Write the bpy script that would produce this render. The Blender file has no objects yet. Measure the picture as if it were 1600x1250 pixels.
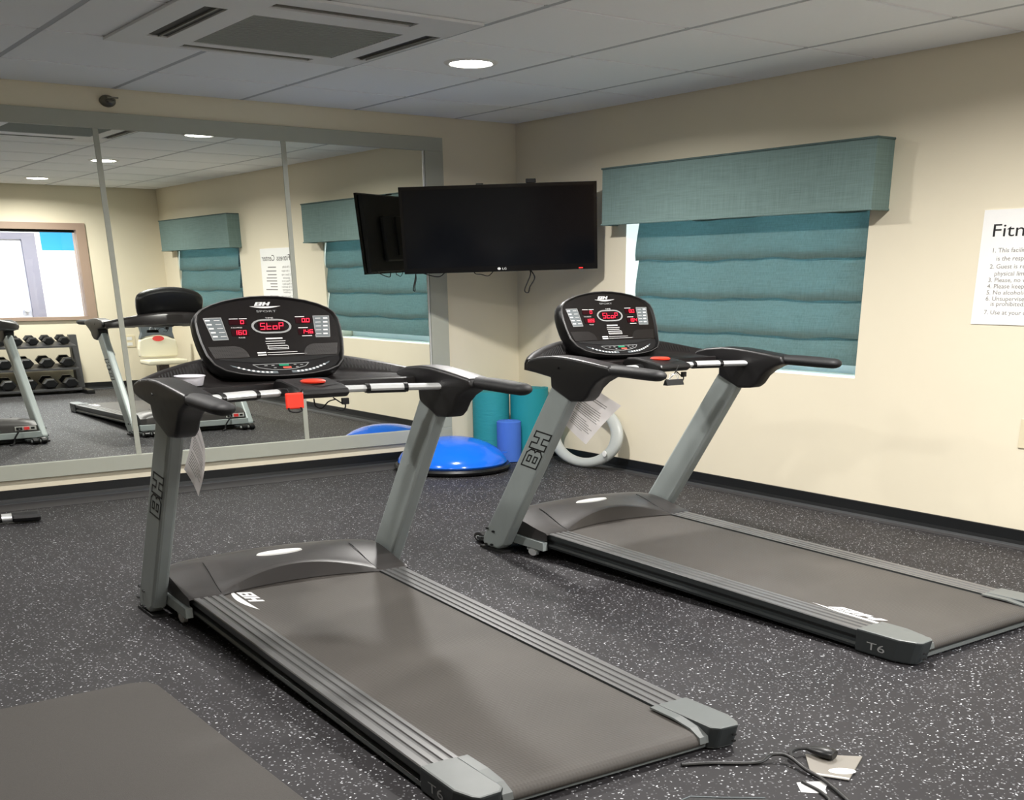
import bpy, bmesh, math, random
from mathutils import Vector, Matrix, Euler
random.seed(7)
C = bpy.context.scene.collection
scene = bpy.context.scene
H, D, XL = 2.45, 8.25, -9.0            # ceiling height, room depth, left wall
S = Vector((1.805, 1.874, 1.0))        # the wide picture's proportions of round things along the room's axes

# ------------------------------------------------------------------ camera
cam = bpy.data.objects.new('camera', bpy.data.cameras.new('camera')); C.objects.link(cam)
F, PX, PY = 1770.3174, 858.9369, 1145.5945
yaw, pit, rol = 0.6364, 0.3818, -0.0037
cam.data.sensor_fit = 'HORIZONTAL'; cam.data.sensor_width = 36.0
cam.data.lens = F/1600*36
cam.data.shift_x = -(PX-800)/1600; cam.data.shift_y = (PY-625)/1600
cam.data.clip_start = 0.02; cam.data.clip_end = 100
_f = Vector((math.sin(yaw)*math.cos(pit), math.cos(yaw)*math.cos(pit), -math.sin(pit)))
_r = Vector((math.cos(yaw), -math.sin(yaw), 0)); _u = _r.cross(_f)
r2 = math.cos(rol)*_r + math.sin(rol)*_u; u2 = -math.sin(rol)*_r + math.cos(rol)*_u
cam.matrix_world = Matrix(((r2.x, u2.x, -_f.x, -5.6324), (r2.y, u2.y, -_f.y, -8.0355), (r2.z, u2.z, -_f.z, 1.3503), (0, 0, 0, 1)))
scene.camera = cam

# ------------------------------------------------------------------ world, light, exposure
w = bpy.data.worlds.new('sky'); scene.world = w; w.use_nodes = True
bgn = w.node_tree.nodes['Background']; bgn.inputs[0].default_value = (0.62, 0.80, 1.0, 1); bgn.inputs[1].default_value = 14.0
vs = scene.view_settings
vs.view_transform = 'Standard'; vs.look = 'None'; vs.gamma = 1; vs.use_curve_mapping = False
vs.exposure = 0.16
DOWNLIGHT_W = 62
LIGHTS = [(-1.73, -2.05), (-1.73, -4.65), (-1.73, -7.2), (-4.4, -2.05), (-4.4, -4.65), (-4.4, -7.2)]
HALL_W = 270

# ------------------------------------------------------------------ helpers
def lin(c): return tuple(((v/255)/12.92 if v/255 <= 0.04045 else ((v/255+0.055)/1.055)**2.4) for v in c)
_m = {}
def M(name, rgb, rough=0.5, metal=0.0, var=0.0, vscale=(20, 20, 20), bump=0.0, bscale=80, emit=None, spec=0.5, coat=0.0):
    if name in _m: return _m[name]
    m = bpy.data.materials.new(name); m.use_nodes = True; nt = m.node_tree; b = nt.nodes['Principled BSDF']
    c = lin(rgb); b.inputs['Base Color'].default_value = (*c, 1); b.inputs['Roughness'].default_value = rough
    b.inputs['Metallic'].default_value = metal; b.inputs['Specular IOR Level'].default_value = spec
    b.inputs['Coat Weight'].default_value = coat
    if emit: b.inputs['Emission Color'].default_value = (*c, 1); b.inputs['Emission Strength'].default_value = emit
    tc = nt.nodes.new('ShaderNodeTexCoord')
    mp = nt.nodes.new('ShaderNodeMapping'); mp.inputs['Scale'].default_value = vscale; nt.links.new(tc.outputs['Object'], mp.inputs['Vector'])
    n = nt.nodes.new('ShaderNodeTexNoise'); n.inputs['Scale'].default_value = 1; n.inputs['Detail'].default_value = 4
    nt.links.new(mp.outputs[0], n.inputs['Vector'])
    if var:
        mx = nt.nodes.new('ShaderNodeMix'); mx.data_type = 'RGBA'; nt.links.new(n.outputs['Fac'], mx.inputs[0])
        mx.inputs[6].default_value = (*[v*(1-var) for v in c], 1); mx.inputs[7].default_value = (*[min(1, v*(1+var)) for v in c], 1)
        nt.links.new(mx.outputs[2], b.inputs['Base Color'])
    else:
        mr = nt.nodes.new('ShaderNodeMapRange'); mr.inputs[3].default_value = max(0, rough-0.04); mr.inputs[4].default_value = min(1, rough+0.04)
        nt.links.new(n.outputs['Fac'], mr.inputs[0])
        if rough > 0.06: nt.links.new(mr.outputs[0], b.inputs['Roughness'])
    if bump:
        n2 = nt.nodes.new('ShaderNodeTexNoise'); n2.inputs['Scale'].default_value = bscale; n2.inputs['Detail'].default_value = 3
        nt.links.new(tc.outputs['Object'], n2.inputs['Vector'])
        bp = nt.nodes.new('ShaderNodeBump'); bp.inputs['Strength'].default_value = bump; bp.inputs['Distance'].default_value = 0.002
        nt.links.new(n2.outputs['Fac'], bp.inputs['Height']); nt.links.new(bp.outputs[0], b.inputs['Normal'])
    _m[name] = m
    return m

def obj(name, bm, mat, parent=None, smooth=False, bevel=0.0, seg=2):
    if bevel:
        bmesh.ops.remove_doubles(bm, verts=bm.verts, dist=1e-6)
        ed = [e for e in bm.edges if len(e.link_faces) == 2 and e.calc_face_angle(0) > 0.5]
        bmesh.ops.bevel(bm, geom=ed, offset=bevel, segments=seg, profile=0.5, affect='EDGES', clamp_overlap=True)
    bmesh.ops.recalc_face_normals(bm, faces=bm.faces)
    me = bpy.data.meshes.new(name); bm.to_mesh(me); bm.free()
    if mat: me.materials.append(mat)
    o = bpy.data.objects.new(name, me); C.objects.link(o)
    if parent: o.parent = parent
    if smooth:
        for p in me.polygons: p.use_smooth = True
        try: me.set_sharp_from_angle(angle=math.radians(40))
        except Exception: pass
    return o
def add_box(bm, x0, x1, y0, y1, z0, z1):
    vs_ = [bm.verts.new(v) for v in ((x0,y0,z0),(x1,y0,z0),(x1,y1,z0),(x0,y1,z0),(x0,y0,z1),(x1,y0,z1),(x1,y1,z1),(x0,y1,z1))]
    for f in ((0,3,2,1),(4,5,6,7),(0,1,5,4),(1,2,6,5),(2,3,7,6),(3,0,4,7)): bm.faces.new([vs_[i] for i in f])
def box(name, x, y, z, mat, parent=None, bevel=0.0, **k):
    bm = bmesh.new(); add_box(bm, x[0], x[1], y[0], y[1], z[0], z[1]); return obj(name, bm, mat, parent, bevel=bevel, **k)
def add_prism(bm, pts, fn, a, b):
    """polygon pts extruded; fn(p, t) -> 3d"""
    va = [bm.verts.new(fn(p, a)) for p in pts]; vb = [bm.verts.new(fn(p, b)) for p in pts]; n = len(pts)
    bm.faces.new(va); bm.faces.new(vb[::-1])
    for i in range(n): bm.faces.new((va[i], vb[i], vb[(i+1) % n], va[(i+1) % n]))
def prism_x(name, yz, x0, x1, mat, parent=None, **k):
    bm = bmesh.new(); add_prism(bm, yz, lambda p, t: (t, p[0], p[1]), x0, x1); return obj(name, bm, mat, parent, **k)
def prism_z(name, xy, z0, z1, mat, parent=None, **k):
    bm = bmesh.new(); add_prism(bm, xy, lambda p, t: (p[0], p[1], t), z0, z1); return obj(name, bm, mat, parent, **k)
def spline(pts, n=8):
    pts = [Vector(p) for p in pts]; out = []
    P = [pts[0]*2-pts[1]] + pts + [pts[-1]*2-pts[-2]]
    for i in range(1, len(P)-2):
        for j in range(n):
            t = j/n; a, b, c, d = P[i-1], P[i], P[i+1], P[i+2]
            out.append(0.5*((2*b)+(c-a)*t+(2*a-5*b+4*c-d)*t*t+(3*b-a-3*c+d)*t**3))
    out.append(pts[-1]); return out
def add_tube(bm, path, r, seg=14, caps='flat', s=S):
    """round tube along path; r may be a list; cross-section keeps the picture's proportions"""
    inv = Vector((1/s.x, 1/s.y, 1/s.z))
    P = [Vector((p[0]*inv.x, p[1]*inv.y, p[2]*inv.z)) for p in path]
    R = list(r) if isinstance(r, (list, tuple)) else [r]*len(P)
    if caps == 'round':
        a0 = (P[0]-P[1]).normalized(); a1 = (P[-1]-P[-2]).normalized(); p0, p1, q0, q1 = P[0].copy(), P[-1].copy(), R[0], R[-1]
        pre, post = [], []
        for k in range(1, 5):
            t = k/4*math.pi/2*0.98
            pre.insert(0, (p0+a0*q0*math.sin(t), q0*math.cos(t))); post.append((p1+a1*q1*math.sin(t), q1*math.cos(t)))
        P = [x[0] for x in pre]+P+[x[0] for x in post]; R = [x[1] for x in pre]+R+[x[1] for x in post]
    rings = []; up = None
    for i, p in enumerate(P):
        t = (P[min(i+1, len(P)-1)]-P[max(i-1, 0)]).normalized()
        if up is None: up = Vector((0, 0, 1)) if abs(t.z) < 0.9 else Vector((0, 1, 0))
        x = t.cross(up).normalized(); up = x.cross(t).normalized()
        rings.append([bm.verts.new(Vector(((q := p+R[i]*(math.cos(a)*x+math.sin(a)*up)).x*s.x, q.y*s.y, q.z*s.z))) for a in [2*math.pi*k/seg for k in range(seg)]])
    for a, b in zip(rings, rings[1:]):
        for k in range(seg): bm.faces.new((a[k], a[(k+1) % seg], b[(k+1) % seg], b[k]))
    bm.faces.new(rings[0][::-1]); bm.faces.new(rings[-1])
def tube(name, path, r, mat, parent=None, seg=14, caps='flat', s=S):
    bm = bmesh.new(); add_tube(bm, path, r, seg, caps, s); return obj(name, bm, mat, parent, smooth=True)
def lathe(name, prof, c, mat, parent=None, seg=40, s=S, close=False):
    bm = bmesh.new(); rings = []
    for r, z in prof:
        if r < 1e-6: rings.append([bm.verts.new((c[0], c[1], c[2]+z*s.z))])
        else: rings.append([bm.verts.new((c[0]+r*s.x*math.cos(2*math.pi*k/seg), c[1]+r*s.y*math.sin(2*math.pi*k/seg), c[2]+z*s.z)) for k in range(seg)])
    for a, b in zip(rings, rings[1:]):
        for k in range(seg):
            q = [a[k % len(a)], a[(k+1) % len(a)], b[(k+1) % len(b)], b[k % len(b)]]
            q = list(dict.fromkeys(q))
            if len(q) > 2: bm.faces.new(q)
    return obj(name, bm, mat, parent, smooth=True)
def empty(name, loc, rz=0):
    o = bpy.data.objects.new(name, None); C.objects.link(o); o.location = loc; o.rotation_euler = (0, 0, rz); o.empty_display_size = 0.1
    return o
def tag(o, label, cat, group=None):
    o['label'] = label; o['category'] = cat
    if group: o['group'] = group
    return o
def struct(o): o['kind'] = 'structure'; return o
def flat_polys(name, polys, fn, mat, parent=None):
    """list of 2d polygons put on a surface by fn(a, b)"""
    bm = bmesh.new()
    for p in polys: bm.faces.new([bm.verts.new(fn(*q)) for q in p])
    me = bpy.data.meshes.new(name); bm.to_mesh(me); bm.free(); me.materials.append(mat)
    o = bpy.data.objects.new(name, me); C.objects.link(o); o.parent = parent
    return o
_fc = {}
def text_polys(s, size=1.0, align='LEFT'):
    cu = bpy.data.curves.new('t', 'FONT'); cu.body = s; cu.size = size; cu.align_x = align; cu.resolution_u = 3
    o = bpy.data.objects.new('t', cu); C.objects.link(o)
    me = bpy.data.meshes.new_from_object(o)
    res = [[(me.vertices[i].co.x, me.vertices[i].co.y) for i in p.vertices] for p in me.polygons]
    bpy.data.objects.remove(o); bpy.data.curves.remove(cu); bpy.data.meshes.remove(me)
    return res
def strips(pts, wd, closed=True):
    """thin strips along a polyline -> polygons"""
    out = []; n = len(pts)
    for i in range(n if closed else n-1):
        a, b = Vector(pts[i]), Vector(pts[(i+1) % n]); d = (b-a)
        if d.length < 1e-9: continue
        d.normalize(); nn = Vector((-d.y, d.x))*wd/2; e = d*wd/2
        out.append([tuple(a-e+nn), tuple(a-e-nn), tuple(b+e-nn), tuple(b+e+nn)])
    return out
def rect(a0, a1, b0, b1): return [(a0, b0), (a1, b0), (a1, b1), (a0, b1)]
SEG = {'a': [(0,1),(1,1)], 'b': [(1,1),(1,.5)], 'c': [(1,.5),(1,0)], 'd': [(0,0),(1,0)], 'e': [(0,.5),(0,0)], 'f': [(0,1),(0,.5)], 'g': [(0,.5),(1,.5)]}
DIG = {'0':'abcdef','1':'bc','4':'fgbc','5':'afgcd','6':'afgedc','8':'abcdefg','9':'abcdfg','S':'afgcd','t':'fged','o':'gcde','P':'abfge'}
def seg_polys(s, x0, y0, cw, ch, gap, wd, slant=0.18):
    out = []; x = x0
    for ch_ in s:
        if ch_ == '.':
            out.append(rect(x-gap*.75, x-gap*.75+wd, y0-wd/2, y0+wd/2)); continue
        for g in DIG[ch_]:
            (ax, ay), (bx, by) = SEG[g]
            out += strips([(x+ax*cw+slant*ay*ch, y0+ay*ch), (x+bx*cw+slant*by*ch, y0+by*ch)], wd, False)
        x += cw+gap
    return out
B_OUT = [(0,0),(.72,0),(.92,.18),(.92,.42),(.82,.5),(.92,.58),(.92,.82),(.72,1),(0,1)]
B_H1 = [(.28,.2),(.6,.2),(.6,.4),(.28,.4)]; B_H2 = [(.28,.6),(.6,.6),(.6,.8),(.28,.8)]
H_OUT = [(1.0,0),(1.3,0),(1.3,.36),(1.6,.36),(1.6,0),(1.9,0),(1.9,1),(1.6,1),(1.6,.64),(1.3,.64),(1.3,1),(1.0,1)]
def logo_polys(slant=0.9):
    """bold slanted BH over a sharp swoosh, in a 0..1 x 0..1 field"""
    def T(p): return ((p[0]*0.24+0.16+slant*p[1]*0.16), 0.42+p[1]*0.50)
    out = []
    for r in ((0,.28,0,1),(.28,.92,0,.2),(.28,.92,.4,.6),(.28,.92,.8,1),(.6,.92,.2,.4),(.6,.92,.6,.8),(1.0,1.3,0,1),(1.3,1.6,.36,.64),(1.6,1.9,0,1)):
        out.append([T(p) for p in rect(r[0], r[1], r[2], r[3])])
    n = 14; top = [(k/n, 0.36-0.12*math.sin(math.pi*k/n)*0.4) for k in range(n+1)]; bot = [(k/n, 0.36-0.30*math.sin(math.pi*k/n)) for k in range(n+1)]
    for k in range(n): out.append([bot[k], bot[k+1], top[k+1], top[k]])
    return out

# ------------------------------------------------------------------ materials
WALL = M('wall_paint', (231, 222, 199), 0.75, var=0.02, vscale=(3, 3, 3), bump=0.12, bscale=160)
TILE = M('ceiling_tile', (248, 251, 255), 0.9, var=0.02, vscale=(60, 60, 60), bump=0.2, bscale=220)
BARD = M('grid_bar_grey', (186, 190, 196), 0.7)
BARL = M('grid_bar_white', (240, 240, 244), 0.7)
VINYL = M('black_vinyl', (16, 18, 20), 0.45)
TOE = M('grey_vinyl_toe', (58, 60, 62), 0.5)
FRAMEP = M('grey_green_paint', (172, 174, 162), 0.5, var=0.03)
WHITE = M('white_plastic', (235, 235, 232), 0.5)
PANELW = M('offwhite_panel', (226, 228, 230), 0.5)
BLACK = M('black_plastic', (13, 13, 14), 0.38)
BLACKM = M('matte_black', (12, 12, 13), 0.7)
RUBBER = M('grip_rubber', (20, 20, 22), 0.62, bump=0.15, bscale=300)
BRACK = M('charcoal_plastic', (23, 22, 23), 0.42, bump=0.06, bscale=400)
TRAYM = M('brown_black_plastic', (29, 26, 26), 0.34, bump=0.05, bscale=300)
HOODM = M('satin_charcoal', (54, 51, 50), 0.42, bump=0.08, bscale=300)
STEEL = M('grey_green_metal', (156, 164, 163), 0.45, metal=0.12, var=0.08, vscale=(12, 12, 8))
RAILM = M('brushed_grey_rail', (112, 112, 112), 0.40, metal=0.5, var=0.06, vscale=(60, 2, 60))
GROOVE = M('rail_groove', (88, 88, 88), 0.5, metal=0.4)
CAPM = M('grey_cap_plastic', (98, 102, 101), 0.42)
SIDEM = M('dark_grey_green_paint', (52, 56, 57), 0.4, metal=0.2)
CHROME = M('satin_chrome', (226, 228, 228), 0.3, metal=0.45)
RED = M('red_plastic', (235, 60, 38), 0.4)
LED = M('red_led', (255, 30, 60), 0.5, emit=2.0)
LEDBG = M('dark_red_window', (42, 4, 12), 0.15)
PRINT = M('white_print', (225, 225, 225), 0.6)
PRINTG = M('grey_print', (150, 152, 152), 0.6)
PADG = M('grey_print_field', (104, 112, 116), 0.5)
FACE = M('gloss_brown_black', (24, 21, 21), 0.22)
MESHG = M('speaker_mesh', (58, 55, 54), 0.5, metal=0.2)
GREEN = M('green_key', (40, 140, 105), 0.5)
REDK = M('red_key', (205, 95, 80), 0.5)
PAPER = M('paper', (246, 243, 243), 0.8)
TEXTG = M('grey_ink', (135, 132, 130), 0.8)
TEXTB = M('black_ink', (18, 18, 18), 0.7)

def speckle_floor():
    m = bpy.data.materials.new('speckled_rubber'); m.use_nodes = True; nt = m.node_tree; b = nt.nodes['Principled BSDF']
    tc = nt.nodes.new('ShaderNodeTexCoord'); last = None
    base = nt.nodes.new('ShaderNodeTexNoise'); base.inputs['Scale'].default_value = 3; base.inputs['Detail'].default_value = 6
    nt.links.new(tc.outputs['Object'], base.inputs['Vector'])
    cr = nt.nodes.new('ShaderNodeMix'); cr.data_type = 'RGBA'; nt.links.new(base.outputs['Fac'], cr.inputs[0])
    cr.inputs[6].default_value = (*lin((34, 33, 35)), 1); cr.inputs[7].default_value = (*lin((52, 50, 52)), 1)
    cur = cr.outputs[2]
    for k, (sc, thr, keep, col) in enumerate(((72, 0.165, 0.30, (205, 207, 212)), (105, 0.22, 0.30, (120, 120, 124)), (48, 0.10, 0.34, (225, 227, 232)))):
        mp = nt.nodes.new('ShaderNodeMapping'); mp.inputs['Scale'].default_value = (sc/1.3, sc/1.3, sc); mp.inputs['Location'].default_value = (k*3.7, k*1.3, 0)
        mp.inputs['Rotation'].default_value = (0, 0, 0.5*k)
        nt.links.new(tc.outputs['Object'], mp.inputs['Vector'])
        dn = nt.nodes.new('ShaderNodeTexNoise'); dn.inputs['Scale'].default_value = 0.9; nt.links.new(mp.outputs[0], dn.inputs['Vector'])
        ad = nt.nodes.new('ShaderNodeVectorMath'); ad.operation = 'MULTIPLY_ADD'; ad.inputs[1].default_value = (1.2, 1.2, 0)
        nt.links.new(dn.outputs['Color'], ad.inputs[0]); nt.links.new(mp.outputs[0], ad.inputs[2])
        v = nt.nodes.new('ShaderNodeTexVoronoi'); v.voronoi_dimensions = '2D'; v.inputs['Scale'].default_value = 1
        nt.links.new(ad.outputs[0], v.inputs['Vector'])
        lt = nt.nodes.new('ShaderNodeMath'); lt.operation = 'LESS_THAN'; lt.inputs[1].default_value = thr; nt.links.new(v.outputs['Distance'], lt.inputs[0])
        sp = nt.nodes.new('ShaderNodeSeparateColor'); nt.links.new(v.outputs['Color'], sp.inputs[0])
        kp = nt.nodes.new('ShaderNodeMath'); kp.operation = 'LESS_THAN'; kp.inputs[1].default_value = keep; nt.links.new(sp.outputs[0], kp.inputs[0])
        mu = nt.nodes.new('ShaderNodeMath'); mu.operation = 'MULTIPLY'; nt.links.new(lt.outputs[0], mu.inputs[0]); nt.links.new(kp.outputs[0], mu.inputs[1])
        br = nt.nodes.new('ShaderNodeMath'); br.operation = 'MULTIPLY'; nt.links.new(mu.outputs[0], br.inputs[0]); nt.links.new(sp.outputs[1], br.inputs[1])
        mx = nt.nodes.new('ShaderNodeMix'); mx.data_type = 'RGBA'; nt.links.new(br.outputs[0], mx.inputs[0]); nt.links.new(cur, mx.inputs[6])
        mx.inputs[7].default_value = (*lin(col), 1); cur = mx.outputs[2]
    nt.links.new(cur, b.inputs['Base Color']); b.inputs['Roughness'].default_value = 0.62; b.inputs['Specular IOR Level'].default_value = 0.22
    return m
def mirror_mat():
    m = bpy.data.materials.new('mirror_silver'); m.use_nodes = True; b = m.node_tree.nodes['Principled BSDF']
    b.inputs['Base Color'].default_value = (0.86, 0.88, 0.84, 1); b.inputs['Metallic'].default_value = 1; b.inputs['Roughness'].default_value = 0.0
    return m
def fabric_mat(name, rgb, sc=260):
    m = bpy.data.materials.new(name); m.use_nodes = True; nt = m.node_tree; b = nt.nodes['Principled BSDF']
    tc = nt.nodes.new('ShaderNodeTexCoord'); c = lin(rgb); facs = []
    for s in ((4, 6, sc), (sc, sc*0.5, 6)):
        mp = nt.nodes.new('ShaderNodeMapping'); mp.inputs['Scale'].default_value = s; nt.links.new(tc.outputs['Object'], mp.inputs[0])
        n = nt.nodes.new('ShaderNodeTexNoise'); n.inputs['Scale'].default_value = 1; n.inputs['Detail'].default_value = 2; nt.links.new(mp.outputs[0], n.inputs[0]); facs.append(n.outputs['Fac'])
    av = nt.nodes.new('ShaderNodeMath'); av.operation = 'ADD'; nt.links.new(facs[0], av.inputs[0]); nt.links.new(facs[1], av.inputs[1])
    hf = nt.nodes.new('ShaderNodeMath'); hf.operation = 'MULTIPLY'; hf.inputs[1].default_value = 0.5; nt.links.new(av.outputs[0], hf.inputs[0])
    mx = nt.nodes.new('ShaderNodeMix'); mx.data_type = 'RGBA'; nt.links.new(hf.outputs[0], mx.inputs[0])
    mx.inputs[6].default_value = (*[v*0.55 for v in c], 1); mx.inputs[7].default_value = (*[v*1.45 for v in c], 1)
    nt.links.new(mx.outputs[2], b.inputs['Base Color']); b.inputs['Roughness'].default_value = 0.9; b.inputs['Specular IOR Level'].default_value = 0.15
    bp = nt.nodes.new('ShaderNodeBump'); bp.inputs['Strength'].default_value = 0.3; bp.inputs['Distance'].default_value = 0.002
    nt.links.new(hf.outputs[0], bp.inputs['Height']); nt.links.new(bp.outputs[0], b.inputs['Normal'])
    return m
def belt_mat():
    m = bpy.data.materials.new('belt_rubber'); m.use_nodes = True; nt = m.node_tree; b = nt.nodes['Principled BSDF']
    tc = nt.nodes.new('ShaderNodeTexCoord')
    n = nt.nodes.new('ShaderNodeTexNoise'); n.inputs['Scale'].default_value = 2.2; n.inputs['Detail'].default_value = 5; nt.links.new(tc.outputs['Object'], n.inputs[0])
    mx = nt.nodes.new('ShaderNodeMix'); mx.data_type = 'RGBA'; nt.links.new(n.outputs['Fac'], mx.inputs[0])
    mx.inputs[6].default_value = (*lin((60, 57, 54)), 1); mx.inputs[7].default_value = (*lin((85, 81, 77)), 1)
    nt.links.new(mx.outputs[2], b.inputs['Base Color']); b.inputs['Roughness'].default_value = 0.6; b.inputs['Specular IOR Level'].default_value = 0.3
    fs = []
    for d, ph in (('X', 120), ('Y', 120)):
        wv = nt.nodes.new('ShaderNodeTexWave'); wv.bands_direction = d; wv.inputs['Scale'].default_value = 26; nt.links.new(tc.outputs['Object'], wv.inputs[0]); fs.append(wv.outputs['Fac'])
    mu = nt.nodes.new('ShaderNodeMath'); mu.operation = 'MULTIPLY'; nt.links.new(fs[0], mu.inputs[0]); nt.links.new(fs[1], mu.inputs[1])
    bp = nt.nodes.new('ShaderNodeBump'); bp.inputs['Strength'].default_value = 0.35; bp.inputs['Distance'].default_value = 0.002
    nt.links.new(mu.outputs[0], bp.inputs['Height']); nt.links.new(bp.outputs[0], b.inputs['Normal'])
    return m
def glass_mat():
    m = bpy.data.materials.new('clear_glass'); m.use_nodes = True; nt = m.node_tree; nt.nodes.remove(nt.nodes['Principled BSDF'])
    t = nt.nodes.new('ShaderNodeBsdfTransparent'); g = nt.nodes.new('ShaderNodeBsdfGlossy'); g.inputs['Roughness'].default_value = 0.02
    fr = nt.nodes.new('ShaderNodeFresnel'); fr.inputs[0].default_value = 1.45; x = nt.nodes.new('ShaderNodeMixShader')
    nt.links.new(fr.outputs[0], x.inputs[0]); nt.links.new(t.outputs[0], x.inputs[1]); nt.links.new(g.outputs[0], x.inputs[2])
    nt.links.new(x.outputs[0], nt.nodes['Material Output'].inputs[0]); return m
FLOORM, MIRM, BELT, GLASS = speckle_floor(), mirror_mat(), belt_mat(), glass_mat()
TEAL = fabric_mat('teal_linen', (118, 140, 137)); TEALD = fabric_mat('teal_piping', (92, 110, 108))

# ------------------------------------------------------------------ the room
WT = 0.2
struct(box('floor', (XL-WT, 0.35), (-D-2.8, WT), (-0.06, 0.0), FLOORM))
struct(box('wall_back', (XL-WT, 0.35), (0.0, WT), (0, H+0.1), WALL))
struct(box('wall_left', (XL-WT, XL), (-D-2.8, 0), (0, H+0.1), WALL))
def wall_with_holes(name, a0, a1, holes, mk, mat):
    """vertical wall of boxes around rectangular holes (a0,a1,z0,z1), holes sorted by a"""
    bm = bmesh.new(); cur = a0
    for h0, h1, z0, z1 in sorted(holes):
        mk(bm, cur, h0, 0, H+0.1)
        if z0 > 0: mk(bm, h0, h1, 0, z0)
        mk(bm, h0, h1, z1, H+0.1); cur = h1
    mk(bm, cur, a1, 0, H+0.1)
    bmesh.ops.remove_doubles(bm, verts=bm.verts, dist=1e-6)
    return struct(obj(name, bm, mat))
WIN = [(-3.47, -1.345, 0.792, 1.93), (-7.72, -5.66, 0.792, 1.93)]
wr = wall_with_holes('wall_right', -D-2.8, 0, WIN, lambda bm, a, b, z0, z1: add_box(bm, 0, 0.35, a, b, z0, z1), WALL)
W3 = (-3.4, -1.09, 0.90, 1.95)
wf = wall_with_holes('wall_front', XL, 0, [(-6.45, -4.85, 0, 2.08), W3], lambda bm, a, b, z0, z1: add_box(bm, a, b, -D-0.14, -D, z0, z1), WALL)

DRM = M('door_wood', (150, 116, 84), 0.45, var=0.15, vscale=(30, 2, 2))
d2 = struct(box('light_block_door', (-6.38, -4.92), (-D-0.09, -D-0.05), (0.004, 2.03), DRM))  # unseen closed door, added to keep hall light out of the room
for a, b, z0, z1 in ((-6.50, -6.385, 0.0, 2.14), (-4.915, -4.80, 0.0, 2.14), (-6.385, -4.915, 2.035, 2.14)):
    box('door_frame', (a, b), (-D-0.139, -D+0.015), (z0+0.001, z1), M('taupe_window_frame', (160, 138, 122), 0.5), d2)
# baseboards: black cove vinyl with a paler toe
def baseboard(name, a, b, axis, sgn, toe=True):
    prof = [(0, 0), (0.016, 0), (0.012, 0.012), (0.008, 0.03), (0.008, 0.084), (0.004, 0.087), (0, 0.087)]
    bm = bmesh.new()
    if axis == 'x': add_prism(bm, prof, lambda p, t: (t, sgn[0]+sgn[1]*p[0], p[1]), a, b)
    else: add_prism(bm, prof, lambda p, t: (sgn[0]+sgn[1]*p[0], t, p[1]), a, b)
    o = struct(obj(name, bm, VINYL))
    if toe:
        pt = [(0.014, 0.0005), (0.032, 0.0005), (0.030, 0.004), (0.014, 0.012)]; bm = bmesh.new()
        if axis == 'x': add_prism(bm, pt, lambda p, t: (t, sgn[0]+sgn[1]*p[0], p[1]), a, b)
        else: add_prism(bm, pt, lambda p, t: (sgn[0]+sgn[1]*p[0], t, p[1]), a, b)
        obj('toe', bm, TOE, o)
    return o
baseboard('baseboard_back', XL, -0.03, 'x', (0, -1)); baseboard('baseboard_right', -D, -0.03, 'y', (0, -1))
baseboard('baseboard_front', -4.79, -0.03, 'x', (-D, 1))
STRIPM = M('plain_rubber_strip', (56, 55, 57), 0.6, var=0.1, vscale=(40, 40, 40))
struct(box('trim_1', (XL, -0.03), (-0.29, -0.033), (0.0002, 0.003), STRIPM))
struct(box('trim_2', (-0.09, -0.033), (-D, -0.29), (0.0002, 0.003), STRIPM))

# ceiling: slab, tiles and grid bars
ceil = struct(box('ceiling', (XL-WT, 0.35), (-D-2.8, WT), (H+0.03, H+0.10), M('plenum', (170, 170, 172), 0.9)))
GX = [0.0, -0.55]+[-0.55-0.83*k for k in range(1, 11)]+[XL]
GY = [0.0, -0.75]+[-0.75-0.89*k for k in range(1, 9)]+[-D]
GX = [g for i, g in enumerate(GX) if g >= XL]; GY = [g for g in GY if g >= -D]
_tm = {}
for i in range(len(GX)-1):
    for j in range(len(GY)-1):
        x1, x0, y1, y0 = GX[i], GX[i+1], GY[j], GY[j+1]; wx, wy = round(x1-x0, 4), round(y1-y0, 4)
        if wx < 0.06 or wy < 0.06: continue
        if (wx, wy) not in _tm:
            g = 0.016; bm = bmesh.new()
            add_box(bm, -wx/2+g, wx/2-g, -wy/2+g, wy/2-g, -0.012, 0.02)
            add_box(bm, -wx/2+0.004, wx/2-0.004, -wy/2+0.004, wy/2-0.004, -0.003, 0.02)
            me = bpy.data.meshes.new('ceiling_tile'); bmesh.ops.recalc_face_normals(bm, faces=bm.faces); bm.to_mesh(me); bm.free(); me.materials.append(TILE); _tm[(wx, wy)] = me
        o = bpy.data.objects.new('ceiling_tile', _tm[(wx, wy)]); C.objects.link(o); o.location = ((x0+x1)/2, (y0+y1)/2, H+0.010); o.parent = ceil
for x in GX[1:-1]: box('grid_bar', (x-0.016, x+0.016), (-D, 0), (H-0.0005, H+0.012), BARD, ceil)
for y in GY[1:-1]: box('grid_bar', (XL, 0), (y-0.010, y+0.010), (H+0.0005, H+0.011), BARL, ceil)

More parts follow.
